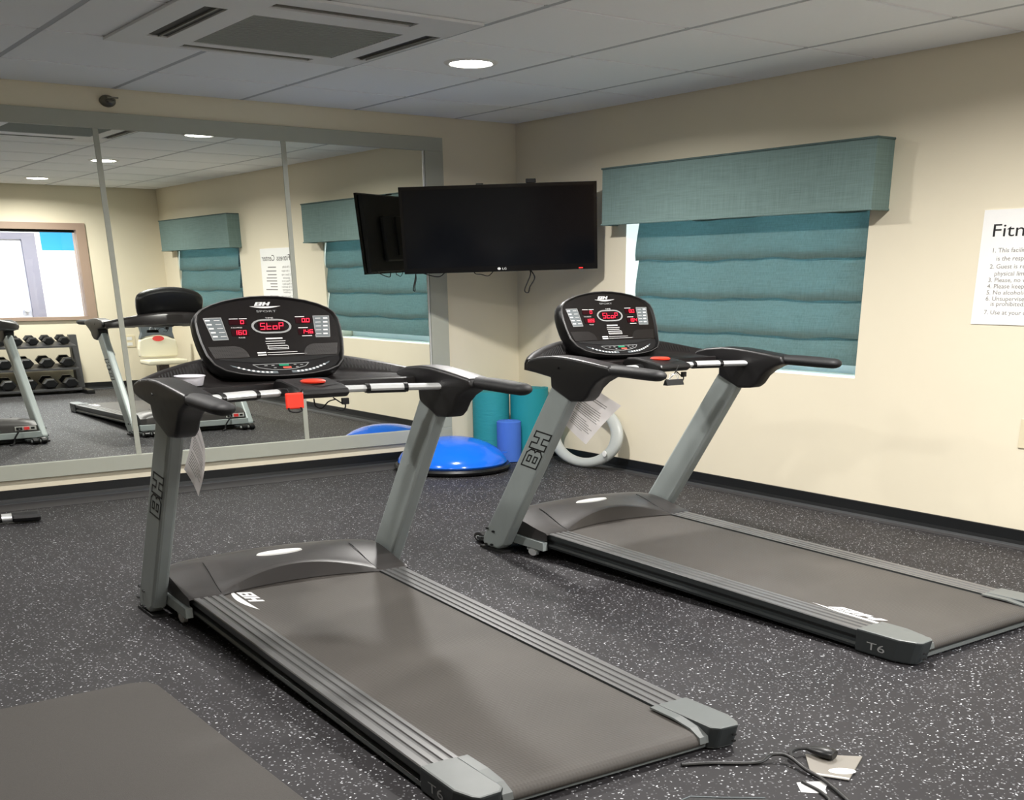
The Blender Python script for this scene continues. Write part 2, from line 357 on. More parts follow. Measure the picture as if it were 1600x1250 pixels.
# hallway behind the interior window
HW = M('hall_white', (245, 246, 250), 0.7); HB = M('hall_blue', (30, 140, 205), 0.7); HD = M('door_white', (188, 190, 205), 0.5); HF = M('door_frame_grey', (118, 116, 132), 0.5)
struct(box('wall_hall', (XL, 0), (-D-2.8-WT, -D-2.8), (0, H+0.1), HW))
hall_y = -D-2.8
struct(box('hall_sky_band', (-0.83, 0), (hall_y, hall_y+0.01), (1.76, H+0.02), HB))  # blue band on the wall, standing in for sky beyond glass doors
d1 = struct(box('door_1', (-2.50, -1.12), (hall_y+0.02, hall_y+0.06), (0.002, 1.90), HD))
for a, b, z0, z1 in ((-1.12, -0.93, 0.002, 1.99), (-2.70, -2.50, 0.002, 1.99), (-2.50, -1.12, 1.90, 1.99)):
    box('door_frame', (a, b), (hall_y+0.001, hall_y+0.10), (z0, z1), HF, d1)
lathe('door_knob', [(0, 0), (0.02, 0), (0.02, 0.01), (0.035, 0.03), (0.03, 0.055), (0, 0.06)], (0, 0, 0), CHROME, d1, seg=20, s=Vector((1.2, 1.2, 1.2)))
kn = d1.children[-1]; kn.rotation_euler = (-math.pi/2, 0, 0); kn.location = (-1.20, hall_y+0.06, 0.95)
for hx in (-3.9, -2.2, -0.8):
    l = bpy.data.lights.new('hall_fill', 'AREA'); l.shape = 'DISK'; l.size = 0.5; l.energy = HALL_W/3; l.color = (0.93, 0.96, 1.0)  # added fill lamp, brightens the hall until it washes out
    o = bpy.data.objects.new('hall_fill_light', l); C.objects.link(o); o.location = (hx, -D-1.4, H-0.05)
    hl = lathe('hall_fill_disc', [(0, -0.03), (0.13, -0.028), (0.15, -0.012), (0.155, 0.029)], (hx, -D-1.4, H), M('hall_fill', (255, 250, 240), 0.5, emit=6), seg=24)  # glowing disc added as a body for the fill lamp
    k = [None, -3.9, -2.2, -0.8].index(hx)
    tag(hl, ('added round hall fill light behind the doorway', 'added round hall fill light left of the interior window', 'added round hall fill light behind the interior window', 'added round hall fill light at the right end of the hall')[k], 'ceiling light', 'added hall fill lights')
WOODF = M('taupe_window_frame', (160, 138, 122), 0.5)
w3 = struct(empty('window_3', ((W3[0]+W3[1])/2, -D, 0)))
bm = bmesh.new()
for a, b, z0, z1 in ((W3[0]-0.1, W3[0]+0.008, W3[2]-0.03, W3[3]+0.07), (W3[1]-0.008, W3[1]+0.11, W3[2]-0.03, W3[3]+0.07), (W3[0]+0.008, W3[1]-0.008, W3[3]-0.008, W3[3]+0.07), (W3[0]+0.008, W3[1]-0.008, W3[2]-0.03, W3[2]+0.01)):
    add_box(bm, a-w3.location.x, b-w3.location.x, -0.16, 0.03, z0, z1)
obj('window_frame', bm, WOODF, w3)
box('window_pane', (W3[0]-w3.location.x+0.009, W3[1]-w3.location.x-0.009), (-0.08, -0.074), (W3[2]+0.011, W3[3]-0.009), GLASS, w3)
box('blind_rail', (W3[0]-w3.location.x+0.02, W3[1]-w3.location.x-0.02), (-0.05, -0.02), (W3[3]-0.04, W3[3]-0.009), BLACKM, w3)

# ------------------------------------------------------------------ daylight windows, blinds and valances on the right wall
WINF = M('white_window_frame', (232, 236, 240), 0.4)
def window_set(idx, y0, y1, z0, z1, lab):
    o = struct(empty('window_%d' % idx, (0.30, (y0+y1)/2, z0))); hw = (y1-y0)/2; hh = z1-z0
    bm = bmesh.new()
    for a, b, c, d in ((-hw, -hw+0.05, 0, hh), (hw-0.05, hw, 0, hh), (-hw+0.05, hw-0.05, 0, 0.05), (-hw+0.05, hw-0.05, hh-0.05, hh), (-0.025, 0.025, 0.05, hh-0.05)):
        add_box(bm, -0.03, 0.03, a, b, c, d)
    obj('window_frame', bm, WINF, o)
    box('window_pane', (-0.004, 0.004), (-hw+0.05, hw-0.05), (0.05, hh-0.05), GLASS, o)
    # roman blind with soft folds
    folds = [z1-0.06, 1.70, 1.46, 1.225, 1.01, 0.862]
    b = empty('roman_blind', (0.035, (y0+y1)/2, 0.862)); tag(b, 'teal roman blind below the fabric valance ' + lab, 'blind', 'teal roman blinds')
    ya, yb = -hw+0.001, hw-0.095
    for k in range(len(folds)-1):
        zt, zb = folds[k]-0.862, folds[k+1]-0.862; bm = bmesh.new(); n, mrow = 36, 7; g = []
        rnd = random.Random(k+idx*10); ph = [rnd.uniform(0, 6) for _ in range(4)]
        for i in range(n+1):
            y = ya+(yb-ya)*i/n; col = []
            sag = 0.006*math.sin(2*math.pi*i/n*2.0+ph[0])+0.004*math.sin(2*math.pi*i/n*5+ph[1])
            for j in range(mrow+1):
                t = j/mrow; zt_ = zt+(0.03 if k else 0.055); z = zt_+(zb-zt_)*t + sag*t*(0 if k == len(folds)-2 else 1)
                x = 0.006-0.034*math.sin(math.pi*min(1, t*1.0)*0.5)**1.3*(1 if t < .93 else .85) - 0.004*t*math.sin(i*0.9+ph[2])*math.exp(-((t-0.9)/0.25)**2)
                col.append(bm.verts.new((x, y+(0.004*math.sin(7*z+ph[3]) if i in (0, n) else 0), z)))
            g.append(col)
        for i in range(n):
            for j in range(mrow): bm.faces.new((g[i][j], g[i+1][j], g[i+1][j+1], g[i][j+1]))
        bmesh.ops.solidify(bm, geom=bm.faces[:], thickness=0.005)
        obj('blind_fold', bm, TEAL, b, smooth=True)
    # valance box
    v = empty('window_valance', (0, (y0+y1)/2, 1.697)); tag(v, 'teal fabric box valance with corded edges ' + lab, 'valance', 'teal window valances')
    vw0, vw1, vh, vd = -hw-0.127, hw+0.09, 0.352, 0.15
    bm = bmesh.new()
    add_box(bm, -vd, -vd+0.02, vw0, vw1, 0, vh); add_box(bm, -vd+0.02, -0.001, vw0, vw0+0.02, 0, vh); add_box(bm, -vd+0.02, -0.001, vw1-0.02, vw1, 0, vh); add_box(bm, -vd+0.02, -0.001, vw0+0.02, vw1-0.02, vh-0.02, vh)
    obj('fabric_cover', bm, TEAL, v)
    for z, nm in ((vh, 'top_cord'), (0, 'bottom_cord')):
        bm = bmesh.new(); r = 0.006
        add_tube(bm, [(-0.004, vw0-0.002, z), (-vd-0.002, vw0-0.002, z)], r, 8, s=Vector((1, 1, 1))); add_tube(bm, [(-vd-0.002, vw0-0.006, z), (-vd-0.002, vw1+0.006, z)], r, 8, s=Vector((1, 1, 1))); add_tube(bm, [(-vd-0.002, vw1+0.002, z), (-0.004, vw1+0.002, z)], r, 8, s=Vector((1, 1, 1)))
        obj(nm, bm, TEALD if z else TEAL, v, smooth=True)
window_set(1, *WIN[0], lab='between the wall television and the rules poster')
window_set(2, *WIN[1], lab='farther along the wall, seen only in the mirror')

# ------------------------------------------------------------------ wall mirror
MX = [-0.835, -1.939, -3.187, -4.435, -5.683]; MZ0, MZ1 = 0.244, 2.222
mr = empty('wall_mirror', (-3.2, 0, 0.149)); tag(mr, 'large wall mirror of joined panels in a wide grey-green frame', 'mirror')
def mbox(n, x0, x1, z0, z1, y0, y1, m, bev=0.0): return box(n, (x0+3.2, x1+3.2), (y0, y1), (z0-0.149, z1-0.149), m, mr, bevel=bev)
for a, b in zip(MX, MX[1:]): mbox('mirror_panel', b+0.002, a-0.002, MZ0, MZ1, -0.012, -0.004, MIRM)
for x in MX[1:-1]: mbox('joint_strip', x-0.017, x+0.017, MZ0, MZ1, -0.016, -0.0125, FRAMEP)
mbox('frame_rail', MX[-1]-0.155, MX[0]+0.155, MZ1, 2.312, -0.030, -0.001, FRAMEP, 0.003)
mbox('frame_rail', MX[-1]-0.155, MX[0]+0.155, 0.149, MZ0, -0.030, -0.001, FRAMEP, 0.003)
mbox('frame_stile', MX[0], MX[0]+0.155, MZ0, MZ1, -0.030, -0.001, FRAMEP, 0.003)
mbox('frame_stile', MX[-1]-0.155, MX[-1], MZ0, MZ1, -0.030, -0.001, FRAMEP, 0.003)
mbox('metal_channel', MX[0]-0.012, MX[0]-0.003, MZ0, MZ1, -0.020, -0.0125, CHROME)

# sprinkler on the wall above the mirror
sp = empty('sidewall_sprinkler', (-3.085, 0, 2.378)); tag(sp, 'small metal sidewall sprinkler above the mirror', 'sprinkler')
SPM = M('dull_brass_steel', (120, 118, 108), 0.35, metal=0.7)
def lathe_y(name, prof, mat, parent, seg=24, off=(0, 0, 0), sx=1.5):
    bm = bmesh.new(); rings = []
    for r, d in prof:
        rings.append([bm.verts.new((off[0]+r*sx*math.cos(2*math.pi*k/seg), off[1]-d, off[2]+r*math.sin(2*math.pi*k/seg))) for k in range(seg)] if r > 1e-6 else [bm.verts.new((off[0], off[1]-d, off[2]))])
    for a, b in zip(rings, rings[1:]):
        for k in range(seg):
            q = list(dict.fromkeys([a[k % len(a)], a[(k+1) % len(a)], b[(k+1) % len(b)], b[k % len(b)]]))
            if len(q) > 2: bm.faces.new(q)
    return obj(name, bm, mat, parent, smooth=True)
lathe_y('escutcheon', [(0.034, 0.001), (0.034, 0.006), (0.028, 0.02), (0.012, 0.03), (0.012, 0.06), (0, 0.06)], SPM, sp)
tube('frame_arm', [(-0.022, -0.05, 0), (-0.026, -0.075, 0), (0, -0.10, 0), (0.026, -0.075, 0), (0.022, -0.05, 0)], 0.004, SPM, sp, seg=8, s=Vector((1, 1, 1)))
box('deflector', (-0.03, 0.035), (-0.112, -0.10), (0.004, 0.012), SPM, sp)

# ------------------------------------------------------------------ ceiling air unit
AC = empty('ceiling_air_unit', (-2.915, -2.29, H)); tag(AC, 'square ceiling air conditioner panel with dark intake grille and slots', 'air conditioner')
def abox(n, x0, x1, y0, y1, z0, z1, m, par=AC, bev=0.0): return box(n, (x0+2.915, x1+2.915), (y0+2.29, y1+2.29), (z0, z1), m, par, bevel=bev)
SLOTD = M('slot_dark', (40, 38, 36), 0.6); LOUV = M('slot_louver', (120, 120, 114), 0.5); GRIL = M('intake_grille', (158, 164, 160), 0.6)
bm = bmesh.new()
xs = [-3.58, -3.45, -3.345, -3.215, -2.46, -2.345, -2.255, -2.24]; 
holes = {'L': (-3.45, -3.345, -2.62, -1.85), 'R': (-2.355, -2.27, -2.62, -1.85), 'N': (-3.22, -2.52, -2.84, -2.75), 'G': (-3.21, -2.455, -2.58, -1.81), 'F': (-3.22, -2.52, -1.74, -1.66)}
X0, X1, Y0, Y1 = -3.58, -2.25, -2.97, -1.62
gx = sorted({X0, X1, *[h[0] for h in holes.values()], *[h[1] for h in holes.values()]}); gy = sorted({Y0, Y1, *[h[2] for h in holes.values()], *[h[3] for h in holes.values()]})
for i in range(len(gx)-1):
    for j in range(len(gy)-1):
        cx, cy = (gx[i]+gx[i+1])/2, (gy[j]+gy[j+1])/2
        if any(h[0] < cx < h[1] and h[2] < cy < h[3] for h in holes.values()): continue
        add_box(bm, gx[i]+2.915, gx[i+1]+2.915, gy[j]+2.29, gy[j+1]+2.29, -0.016, -0.004)
obj('panel', bm, PANELW, AC)
for k, h in holes.items():
    if k == 'G':
        g = abox('intake_grille', h[0]+0.002, h[1]-0.002, h[2]+0.002, h[3]-0.002, -0.011, -0.006, GRIL)
        n = 26
        for q in range(n):
            yy = h[2]+0.004+(h[3]-h[2]-0.008)*(q+0.5)/n
            abox('grille_slat', h[0]+0.003, h[1]-0.003, yy-0.005, yy+0.005, -0.0145, -0.0115, GRIL, g)
            g.children[-1].parent = g
    else:
        s_ = abox('air_slot', h[0]+0.002, h[1]-0.002, h[2]+0.002, h[3]-0.002, -0.009, -0.005, SLOTD)
        if k in 'LR':
            xm = (h[0]+h[1])/2; abox('louver', xm-0.006+0.01, xm+0.006+0.01, h[2]+0.01, h[3]-0.01, -0.0165, -0.0095, LOUV, s_)
        else:
            ym = (h[2]+h[3])/2; abox('louver', h[0]+0.01, h[1]-0.01, ym-0.006, ym+0.006, -0.0165, -0.0095, LOUV, s_)
# ------------------------------------------------------------------ recessed downlights
LENS = M('lit_lens', (255, 250, 240), 0.4, emit=30)
LLAB = ['recessed round ceiling light nearest the wall television', 'recessed round ceiling light over the far treadmill, second from the mirror wall', 'recessed round ceiling light near the dumbbell rack end of the room',
        'recessed round ceiling light left of the air conditioner panel', 'recessed round ceiling light over the near treadmill side', 'recessed round ceiling light nearest the doorway']
for (x, y), lb in zip(LIGHTS, LLAB):
    t = tag(empty('recessed_light', (x, y, H)), lb, 'ceiling light', 'recessed ceiling lights')
    lathe('trim_ring', [(0.062, -0.004), (0.066, -0.010), (0.076, -0.009), (0.082, -0.002), (0.080, 0.0)], (0, 0, 0), WHITE, t, seg=32)
    lathe('lens', [(0, -0.013), (0.035, -0.012), (0.063, -0.006), (0.063, -0.001), (0, -0.001)], (0, 0, 0), LENS, t, seg=32)
    l = bpy.data.lights.new('downlight', 'AREA'); l.shape = 'DISK'; l.size = 0.2; l.energy = DOWNLIGHT_W*(1.05 if x > -3 else 0.6); l.color = (1.0, 0.97, 0.93); l.spread = math.radians(165)
    o = bpy.data.objects.new('downlight', l); C.objects.link(o); o.location = (x, y, H-0.02)

# ------------------------------------------------------------------ poster on the right wall
po = empty('rules_poster', (0, -4.635, 1.117)); tag(po, 'white printed rules poster with the heading Fitness Center', 'poster')
PW, PH = 0.84, 0.551   # y from -4.213 to -4.99
box('board', (-0.006, -0.0005), (-PW/2-0.003, PW/2+0.003), (0, PH), M('poster_white', (246, 246, 244), 0.6), po)
def pw(a, b): return (-0.0068, PW/2-a, b)      # a from the poster's left edge, b up
def ptext(s, a, z, size, mat, nm='print', sx=1.45):
    return flat_polys(nm, [[(a+x*sx, z+y) for x, y in p] for p in text_polys(s, size)], pw, mat, po)
ptext('Fitness', 0.052, 0.424, 0.086, TEXTB, 'heading_word', 1.5); ptext('Center', 0.455, 0.424, 0.086, TEXTB, 'heading_word', 1.4)
rows = [('1. This facility', 0.349), ('is the respon', 0.310), ('2. Guest is resp', 0.272), ('physical limi', 0.238), ('3. Please, no we', 0.207), ('4. Please keep t', 0.177), ('5. No alcoholic b', 0.147), ('6. Unsupervised', 0.117), ('is prohibited.', 0.092), ('7. Use at your own', 0.050)]
for s, z in rows:
    ind = 0.10 if s[0].isdigit() is False else 0.068
    ptext(s, ind, z, 0.030, TEXTG, 'rule_line', 1.25)
bars = []
rr = random.Random(3)
for s, z in rows:
    if s.startswith('is proh'): continue
    flat_polys('unreadable_line', [rect(0.44, rr.uniform(0.62, 0.78), z+0.004, z+0.014)], pw, TEXTG, po)
# outlet at the frame edge and on the far wall
def outlet(loc, axis, lab):
    o = empty('wall_outlet', loc); tag(o, lab, 'outlet', 'wall plates')
    IV = M('ivory_plate', (225, 214, 184), 0.4)
    if axis == 'x':
        box('plate', (-0.008, -0.0005), (-0.075, 0.075), (-0.075, 0.075), IV, o, bevel=0.003)
        for z in (-0.035, 0.035): box('socket', (-0.0105, -0.0081), (-0.035, 0.035), (z-0.02, z+0.02), WHITE, o)
    else:
        box('plate', (-0.075, 0.075), (0.0005, 0.008), (-0.075, 0.075), IV, o, bevel=0.003)
        for z in (-0.035, 0.035): box('socket', (-0.035, 0.035), (0.0081, 0.0105), (z-0.02, z+0.02), WHITE, o)
outlet((0, -4.665, 0.585), 'x', 'ivory wall outlet at the right edge below the rules poster')
outlet((-0.60, -D, 0.585), 'y', 'ivory wall outlet on the far wall beside the white padded seat')

# ------------------------------------------------------------------ television in the corner
TVM = M('tv_gloss_black', (12, 12, 14), 0.18); SCR = M('tv_screen', (14, 16, 20), 0.12, spec=0.35)
P_TL, P_BL, P_TR, P_BR = Vector((-1.252, -0.344, 1.945)), Vector((-1.215, -0.318, 1.380)), Vector((-0.15, -1.193, 1.978)), Vector((-0.115, -1.165, 1.416))
tvX = (P_TR-P_TL+P_BR-P_BL).normalized(); tvZ = (P_TL-P_BL+P_TR-P_BR).normalized(); tvN = tvX.cross(tvZ).normalized(); tvZ = tvN.cross(tvX)
tvC = (P_TL+P_TR+P_BL+P_BR)/4; TW, TH = (P_TR-P_TL).length, (P_TL-P_BL).length
tv = empty('wall_television', tvC); tv.rotation_mode = 'QUATERNION'
tv.rotation_quaternion = Matrix((tvX, -tvN, tvZ)).transposed().to_quaternion()   # local x right, -y toward the room, z up
tag(tv, 'black flat television on a corner wall mount beside the mirror', 'television')
hw, hh = TW/2, TH/2
box('body', (-hw+0.01, hw-0.01), (0.02, 0.055), (-hh+0.01, hh-0.01), BLACKM, tv, bevel=0.008)
box('back_bulge', (-hw*0.6, hw*0.6), (0.0555, 0.095), (-hh*0.7, hh*0.45), BLACKM, tv, bevel=0.012)
bz = 0.022
bm = bmesh.new(); 
for a, b, c, d in ((-hw, hw, hh-bz, hh), (-hw, hw, -hh, -hh+bz*1.7), (-hw, -hw+bz, -hh+bz*1.7, hh-bz), (hw-bz, hw, -hh+bz*1.7, hh-bz)): add_box(bm, a, b, -0.004, 0.0199, c, d)
bezel = obj('bezel', bm, TVM, tv)
box('screen', (-hw+bz, hw-bz), (0.002, 0.0195), (-hh+bz*1.7, hh-bz), SCR, tv)
def tvp(a, b): return (a, -0.0048, b)
flat_polys('logo', [[(x*1.25+0.010, y-hh+0.012) for x, y in p] for p in text_polys('LG', 0.021)] + [[(-0.012+0.012*math.cos(2*math.pi*k/16), -hh+0.0195+0.0085*math.sin(2*math.pi*k/16)) for k in range(16)]], tvp, PRINT, bezel)
flat_polys('standby_light', [rect(hw-0.135, hw-0.105, -hh+0.006, -hh+0.012)], tvp, M('red_standby', (240, 40, 40), 0.4, emit=1.5), bezel)
box('top_clip', (0.20, 0.27), (0.0, 0.05), (hh+0.0005, hh+0.028), BLACKM, tv, bevel=0.004)
box('top_button', (-0.15, -0.10), (0.02, 0.05), (hh+0.0005, hh+0.008), BLACKM, tv)
mnt = box('mount_plate', (-0.22, 0.22), (0.0955, 0.11), (-0.16, 0.12), BLACKM, tv)
box('arm', (-0.04, 0.04), (0.1105, 0.42), (-0.05, 0.03), BLACKM, tv, bevel=0.006)
box('wall_bracket', (-0.13, 0.13), (0.4205, 0.45), (-0.14, 0.12), BLACKM, tv)
def cable(name, pts, r, par, mat=BLACKM, n=8): return tube(name, spline(pts, n), r, mat, par, seg=8, s=Vector((1.3, 1.3, 1)))
cable('hanging_cable', [(0.20, 0.05, -hh+0.02), (0.21, 0.045, -hh-0.03), (0.165, 0.03, -hh-0.13), (0.19, 0.03, -hh-0.15), (0.205, 0.03, -hh-0.11), (0.24, 0.035, -hh-0.05), (0.21, 0.045, -hh+0.005)], 0.0035, tv)
cable('hanging_cable', [(-0.2, 0.05, -hh+0.02), (-0.19, 0.045, -hh-0.012), (-0.15, 0.04, -hh-0.018), (-0.10, 0.04, -hh-0.03), (-0.07, 0.045, -hh-0.012), (-0.05, 0.05, -hh+0.015)], 0.0028, tv)
cable('hanging_cable', [(-0.62, 0.06, -hh+0.02), (-0.55, 0.08, -hh-0.01), (-0.46, 0.10, -hh-0.03), (-0.40, 0.09, -hh+0.01)], 0.003, tv)

# ------------------------------------------------------------------ treadmills
OY, OZ, TYV, TZV = -0.44, 0.965, -0.285, 1.29
_L = math.hypot(TYV-OY, TZV-OZ); WV = Vector((0, (TYV-OY)/_L, (TZV-OZ)/_L)); NV = Vector((0, -WV.z, WV.y))
def cpt(a, wv, d=0.0): return tuple(Vector((a, OY, OZ))+WV*wv+NV*d)
HALF = [(0.0, 0.358), (0.06, 0.356), (0.12, 0.349), (0.18, 0.338), (0.235, 0.322), (0.275, 0.304), (0.300, 0.283), (0.312, 0.255), (0.314, 0.215), (0.310, 0.165), (0.300, 0.115), (0.280, 0.068), (0.245, 0.036), (0.19, 0.016), (0.12, 0.004), (0.06, -0.001), (0.0, -0.003)]
OUTL = HALF + [(-x, y) for x, y in HALF[-2:0:-1]]
CEN = (0.0, 0.18)
def sc_out(k, kw=None): 
    kw = kw or k
    return [(CEN[0]+(x-CEN[0])*k, CEN[1]+(y-CEN[1])*kw) for x, y in OUTL]
def lip(wv): return 0.045*max(0.0, min(1.0, (0.098-wv)/0.098))
def make_treadmill(loc, rz, za, zr, disp, label):
    t = empty('treadmill', (loc[0], loc[1], 0), rz); tag(t, label, 'treadmill', 'treadmills')
    YA, YC, YR = -0.463, -2.417, -2.70
    def ztop(y): return za+(zr-za)*(YA-y)/(YA-YC)
    # --- side rails
    for s in (-1, 1):
        prof = [(0.364, 0.0), (0.378, 0.0), (0.380, -0.004), (0.390, -0.004), (0.392, 0.0), (0.410, 0.0), (0.412, -0.004), (0.424, -0.004), (0.426, 0.0), (0.444, 0.0), (0.446, -0.004), (0.458, -0.004), (0.460, 0.0), (0.484, 0.0), (0.487, -0.004), (0.487, -0.026), (0.470, -0.030), (0.470, -0.046), (0.484, -0.052), (0.489, -0.062), (0.484, -0.074), (0.44, -0.078), (0.364, -0.02)]
        bm = bmesh.new(); ya, yb = YA+0.06, YC-0.02
        va = [bm.verts.new((s*x, ya, max(0.004, ztop(ya)+z))) for x, z in prof]; vb = [bm.verts.new((s*x, yb, max(0.004, ztop(yb)+z))) for x, z in prof]; n = len(prof)
        bm.faces.new(va); bm.faces.new(vb[::-1]); tops = []
        for i in range(n): bm.faces.new((va[i], vb[i], vb[(i+1) % n], va[(i+1) % n]))
        r = obj('side_rail', bm, RAILM, t)
        r.data.materials.append(SIDEM); r.data.materials.append(GROOVE)
        for p in r.data.polygons:
            c = p.center
            if abs(c.x) > 0.4855 or c.z < ztop(c.y)-0.006: p.material_index = 1
            elif c.z < ztop(c.y)-0.0035 and abs(p.normal.z) > 0.7: p.material_index = 2
        # rear end cap with lip over the belt
        zt = zr+0.006
        xy = [(0.372, YC+0.0), (0.494, YC+0.0), (0.498, YC-0.20), (0.478, YR+0.02), (0.462, YR), (0.395, YR+0.005), (0.372, YR+0.03)]
        bm = bmesh.new(); add_prism(bm, [(s*x, y) for x, y in xy], lambda p, q: (p[0], p[1], q), 0.004, zt)
        for v in bm.verts:
            if v.co.z < 0.01 and v.co.y < YC-0.15: v.co.z += 0.0; v.co.y += 0.02
        cp = obj('end_cap', bm, CAPM, t, bevel=0.007)
        cp.data.materials.append(SIDEM)
        for p in cp.data.polygons:
            if abs(p.normal.z) < 0.5: p.material_index = 1
        # belt guard lip, curls over the roller
        gp = [(YC-0.005, zt-0.002), (YC-0.12, zt-0.003), (YC-0.20, zt-0.012), (YC-0.245, zt-0.03), (YC-0.25, zt-0.05), (YC-0.24, zt-0.05), (YC-0.235, zt-0.032), (YC-0.195, zt-0.017), (YC-0.12, zt-0.009), (YC-0.005, zt-0.008)]
        prism_x('belt_guard', gp, s*0.338, s*0.372, CAPM, cp)
        for hz in (0.03, 0.05): 
            bm = bmesh.new(); add_tube(bm, [(s*0.445, YR+0.004, hz), (s*0.445, YR-0.003, hz)], 0.004, 10); obj('screw', bm, BLACKM, cp)
        fn = (lambda a, b: (-0.4987, -a, b)) if s < 0 else (lambda a, b: (0.4987, a, b))
        if s < 0:
            flat_polys('model_number', [[(2.475+x*1.9, 0.026+y) for x, y in p] for p in text_polys('T6', 0.042)], lambda a, b: (-0.4985-0.0006, -a, b), PRINTG, cp)
        else:
            flat_polys('model_number', [[(-2.56+x*1.9, 0.026+y) for x, y in p] for p in text_polys('T6', 0.042)], lambda a, b: (0.4985+0.0006, a, b), PRINTG, cp)
    # --- belt loop
    path = []
    yb0, yb1 = -0.375, -2.60
    zb = lambda y: ztop(y)-0.007
    R = 0.030
    for k in range(9): y = yb0+(yb1-yb0)*k/8; path.append((y, zb(y)))
    for k in range(1, 10): a = math.pi*k/10; path.append((yb1-0.062*math.sin(a), zb(yb1)-R+R*math.cos(a)))
    path.append((yb1, zb(yb1)-2*R+0.001)); path.append((yb0, zb(yb0)-2*R))
    bm = bmesh.new(); nx = 20; g = []
    for i in range(nx+1):
        x = -0.362+0.724*i/nx; g.append([bm.verts.new((x, y, z)) for y, z in path])
    for i in range(nx):
        for j in range(len(path)-1): bm.faces.new((g[i][j], g[i+1][j], g[i+1][j+1], g[i][j+1]))
    belt = obj('running_belt', bm, BELT, t, smooth=True)
    lp = logo_polys(0.5)
    if disp['logo'] == 'rear': lo = lambda a, b: (-0.362+b*0.085+0.004, -2.06-a*0.50, zb(-2.06-a*0.50)+0.0012)
    else: lo = lambda a, b: (-0.345+b*0.11, -0.40-a*0.34, zb(-0.40-a*0.34)+0.0012)
    flat_polys('belt_logo', lp, lo, PRINT, belt)
    box('deck_board', (-0.362, 0.362), (-2.56, -0.42), (0.030, 0.030+0.012), BLACKM, t)
    box('rear_crossbar', (-0.37, 0.37), (YR+0.045, YR+0.065), (0.012, 0.026), CAPM, t)
    # --- motor hood
    bm = bmesh.new(); nx = 44; cols = []
    for i in range(nx+1):
        x = -0.505+1.01*i/nx; a = abs(x)
        k = max(0.0, math.cos(math.pi/2*min(1, a/0.364)))
        zc = 0.222-0.012*(a/0.36)**2 if a < 0.36 else 0.21-0.022*((a-0.36)/0.145)**1.5
        yr_ = YA+0.072*k**0.8; zr_ = za+0.004+0.066*k**0.9
        pts = [(0.0, 0.075), (-0.004, 0.15), (-0.02, zc-0.035), (-0.06, zc-0.010), (-0.12, zc), (-0.18, zc-0.002)]
        y5, z5 = -0.18, zc-0.002
        for q in (0.2, 0.4, 0.6, 0.8, 1.0):
            e = q*q*(3-2*q)
            pts.append((y5+(yr_-y5)*q, z5+(zr_-z5)*(0.45*q+0.55*e)))
        pts.append((yr_-0.004, zr_-0.003)); pts.append((yr_-0.012-0.0*k, ztop(yr_)-0.004))
        cols.append([bm.verts.new((x, y, z)) for y, z in pts])
    for i in range(nx):
        for j in range(len(cols[0])-1): bm.faces.new((cols[i][j], cols[i+1][j], cols[i+1][j+1], cols[i][j+1]))
    for c in (cols[0], cols[-1]):
        b0 = bm.verts.new((c[0].co.x, -0.02, 0.075)); b1 = bm.verts.new((c[0].co.x, YA-0.01, 0.10)); bm.faces.new(c+[b1, b0])
    hood = obj('motor_hood', bm, HOODM, t, smooth=True)
    # seams and badge
    for s in (-1, 1):
        pth = []
        for q in [k/10 for k in range(11)]:
            y = -0.20+(YA+0.004+0.20)*q; x = s*(0.345+0.018*q); zz = 0.2115-0.002; e = q*q*(3-2*q); zz = 0.2085+(za+0.004-0.2085)*(0.45*q+0.55*e)
            pth.append((x, y, zz+0.0015))
        tube('seam', pth, 0.0022, BLACK, hood, seg=6, s=Vector((1, 1, 1)))
    bm = bmesh.new(); n = 28
    ring = []
    for k in range(n):
        a = 2*math.pi*k/n; x = -0.005+0.108*math.cos(a); y = -0.225+0.030*math.sin(a)
        q = (y+0.18)/(YA+0.072-0.18+0.36-0.18) if y < -0.18 else 0
        q = max(0, (-0.18-y)/(0.18+0.463-0.072-0.36+0.0)) if False else max(0, (-0.18-y)/0.211)
        e = q*q*(3-2*q); z = 0.219+(za+0.07-0.219)*(0.45*q+0.55*e)
        ring.append((x, y, z+0.0005))
    va = [bm.verts.new(p) for p in ring]; vb = [bm.verts.new((p[0]*0.95, -0.225+(p[1]+0.225)*0.85, p[2]+0.005)) for p in ring]
    for k in range(n): bm.faces.new((va[k], va[(k+1) % n], vb[(k+1) % n], vb[k]))
    bm.faces.new(vb); obj('badge', bm, WHITE, hood, smooth=True)
    # --- front base: motor pan, cross beam, wheels, switch
    box('motor_pan', (-0.49, 0.49), (-0.44, -0.006), (0.045, 0.074), SIDEM, t)
    box('cross_beam', (-0.522, 0.522), (-0.012, 0.025), (0.046, 0.098), STEEL, t, bevel=0.004)
    box('lower_beam', (-0.50, 0.50), (-0.06, -0.014), (0.012, 0.044), BLACKM, t)
    swp = box('switch_panel', (0.31, 0.49), (0.0005, 0.006), (0.112, 0.148), M('switch_grey', (190, 190, 186), 0.5), t)
    box('socket', (0.32, 0.37), (0.0062, 0.010), (0.118, 0.142), BLACKM, swp); box('red_switch', (0.385, 0.43), (0.0062, 0.014), (0.118, 0.142), M('red_switch', (230, 60, 60), 0.4), swp); box('fuse', (0.445, 0.475), (0.0062, 0.009), (0.122, 0.138), BLACKM, swp)
    cable('power_cord', [(0.345, 0.012, 0.13), (0.33, 0.05, 0.115), (0.29, 0.045, 0.06), (0.27, 0.05, 0.012), (0.22, 0.12, 0.008)], 0.006, t)
    for s in (-1, 1):
        for k in (0, 1):
            lathe_x(t, s*(0.43+0.075*k), 0.115-0.0, 0.028)
        box('wheel_fork', (s*0.46-0.09, s*0.46+0.09), (0.0255, 0.10), (0.026, 0.040), SIDEM, t)
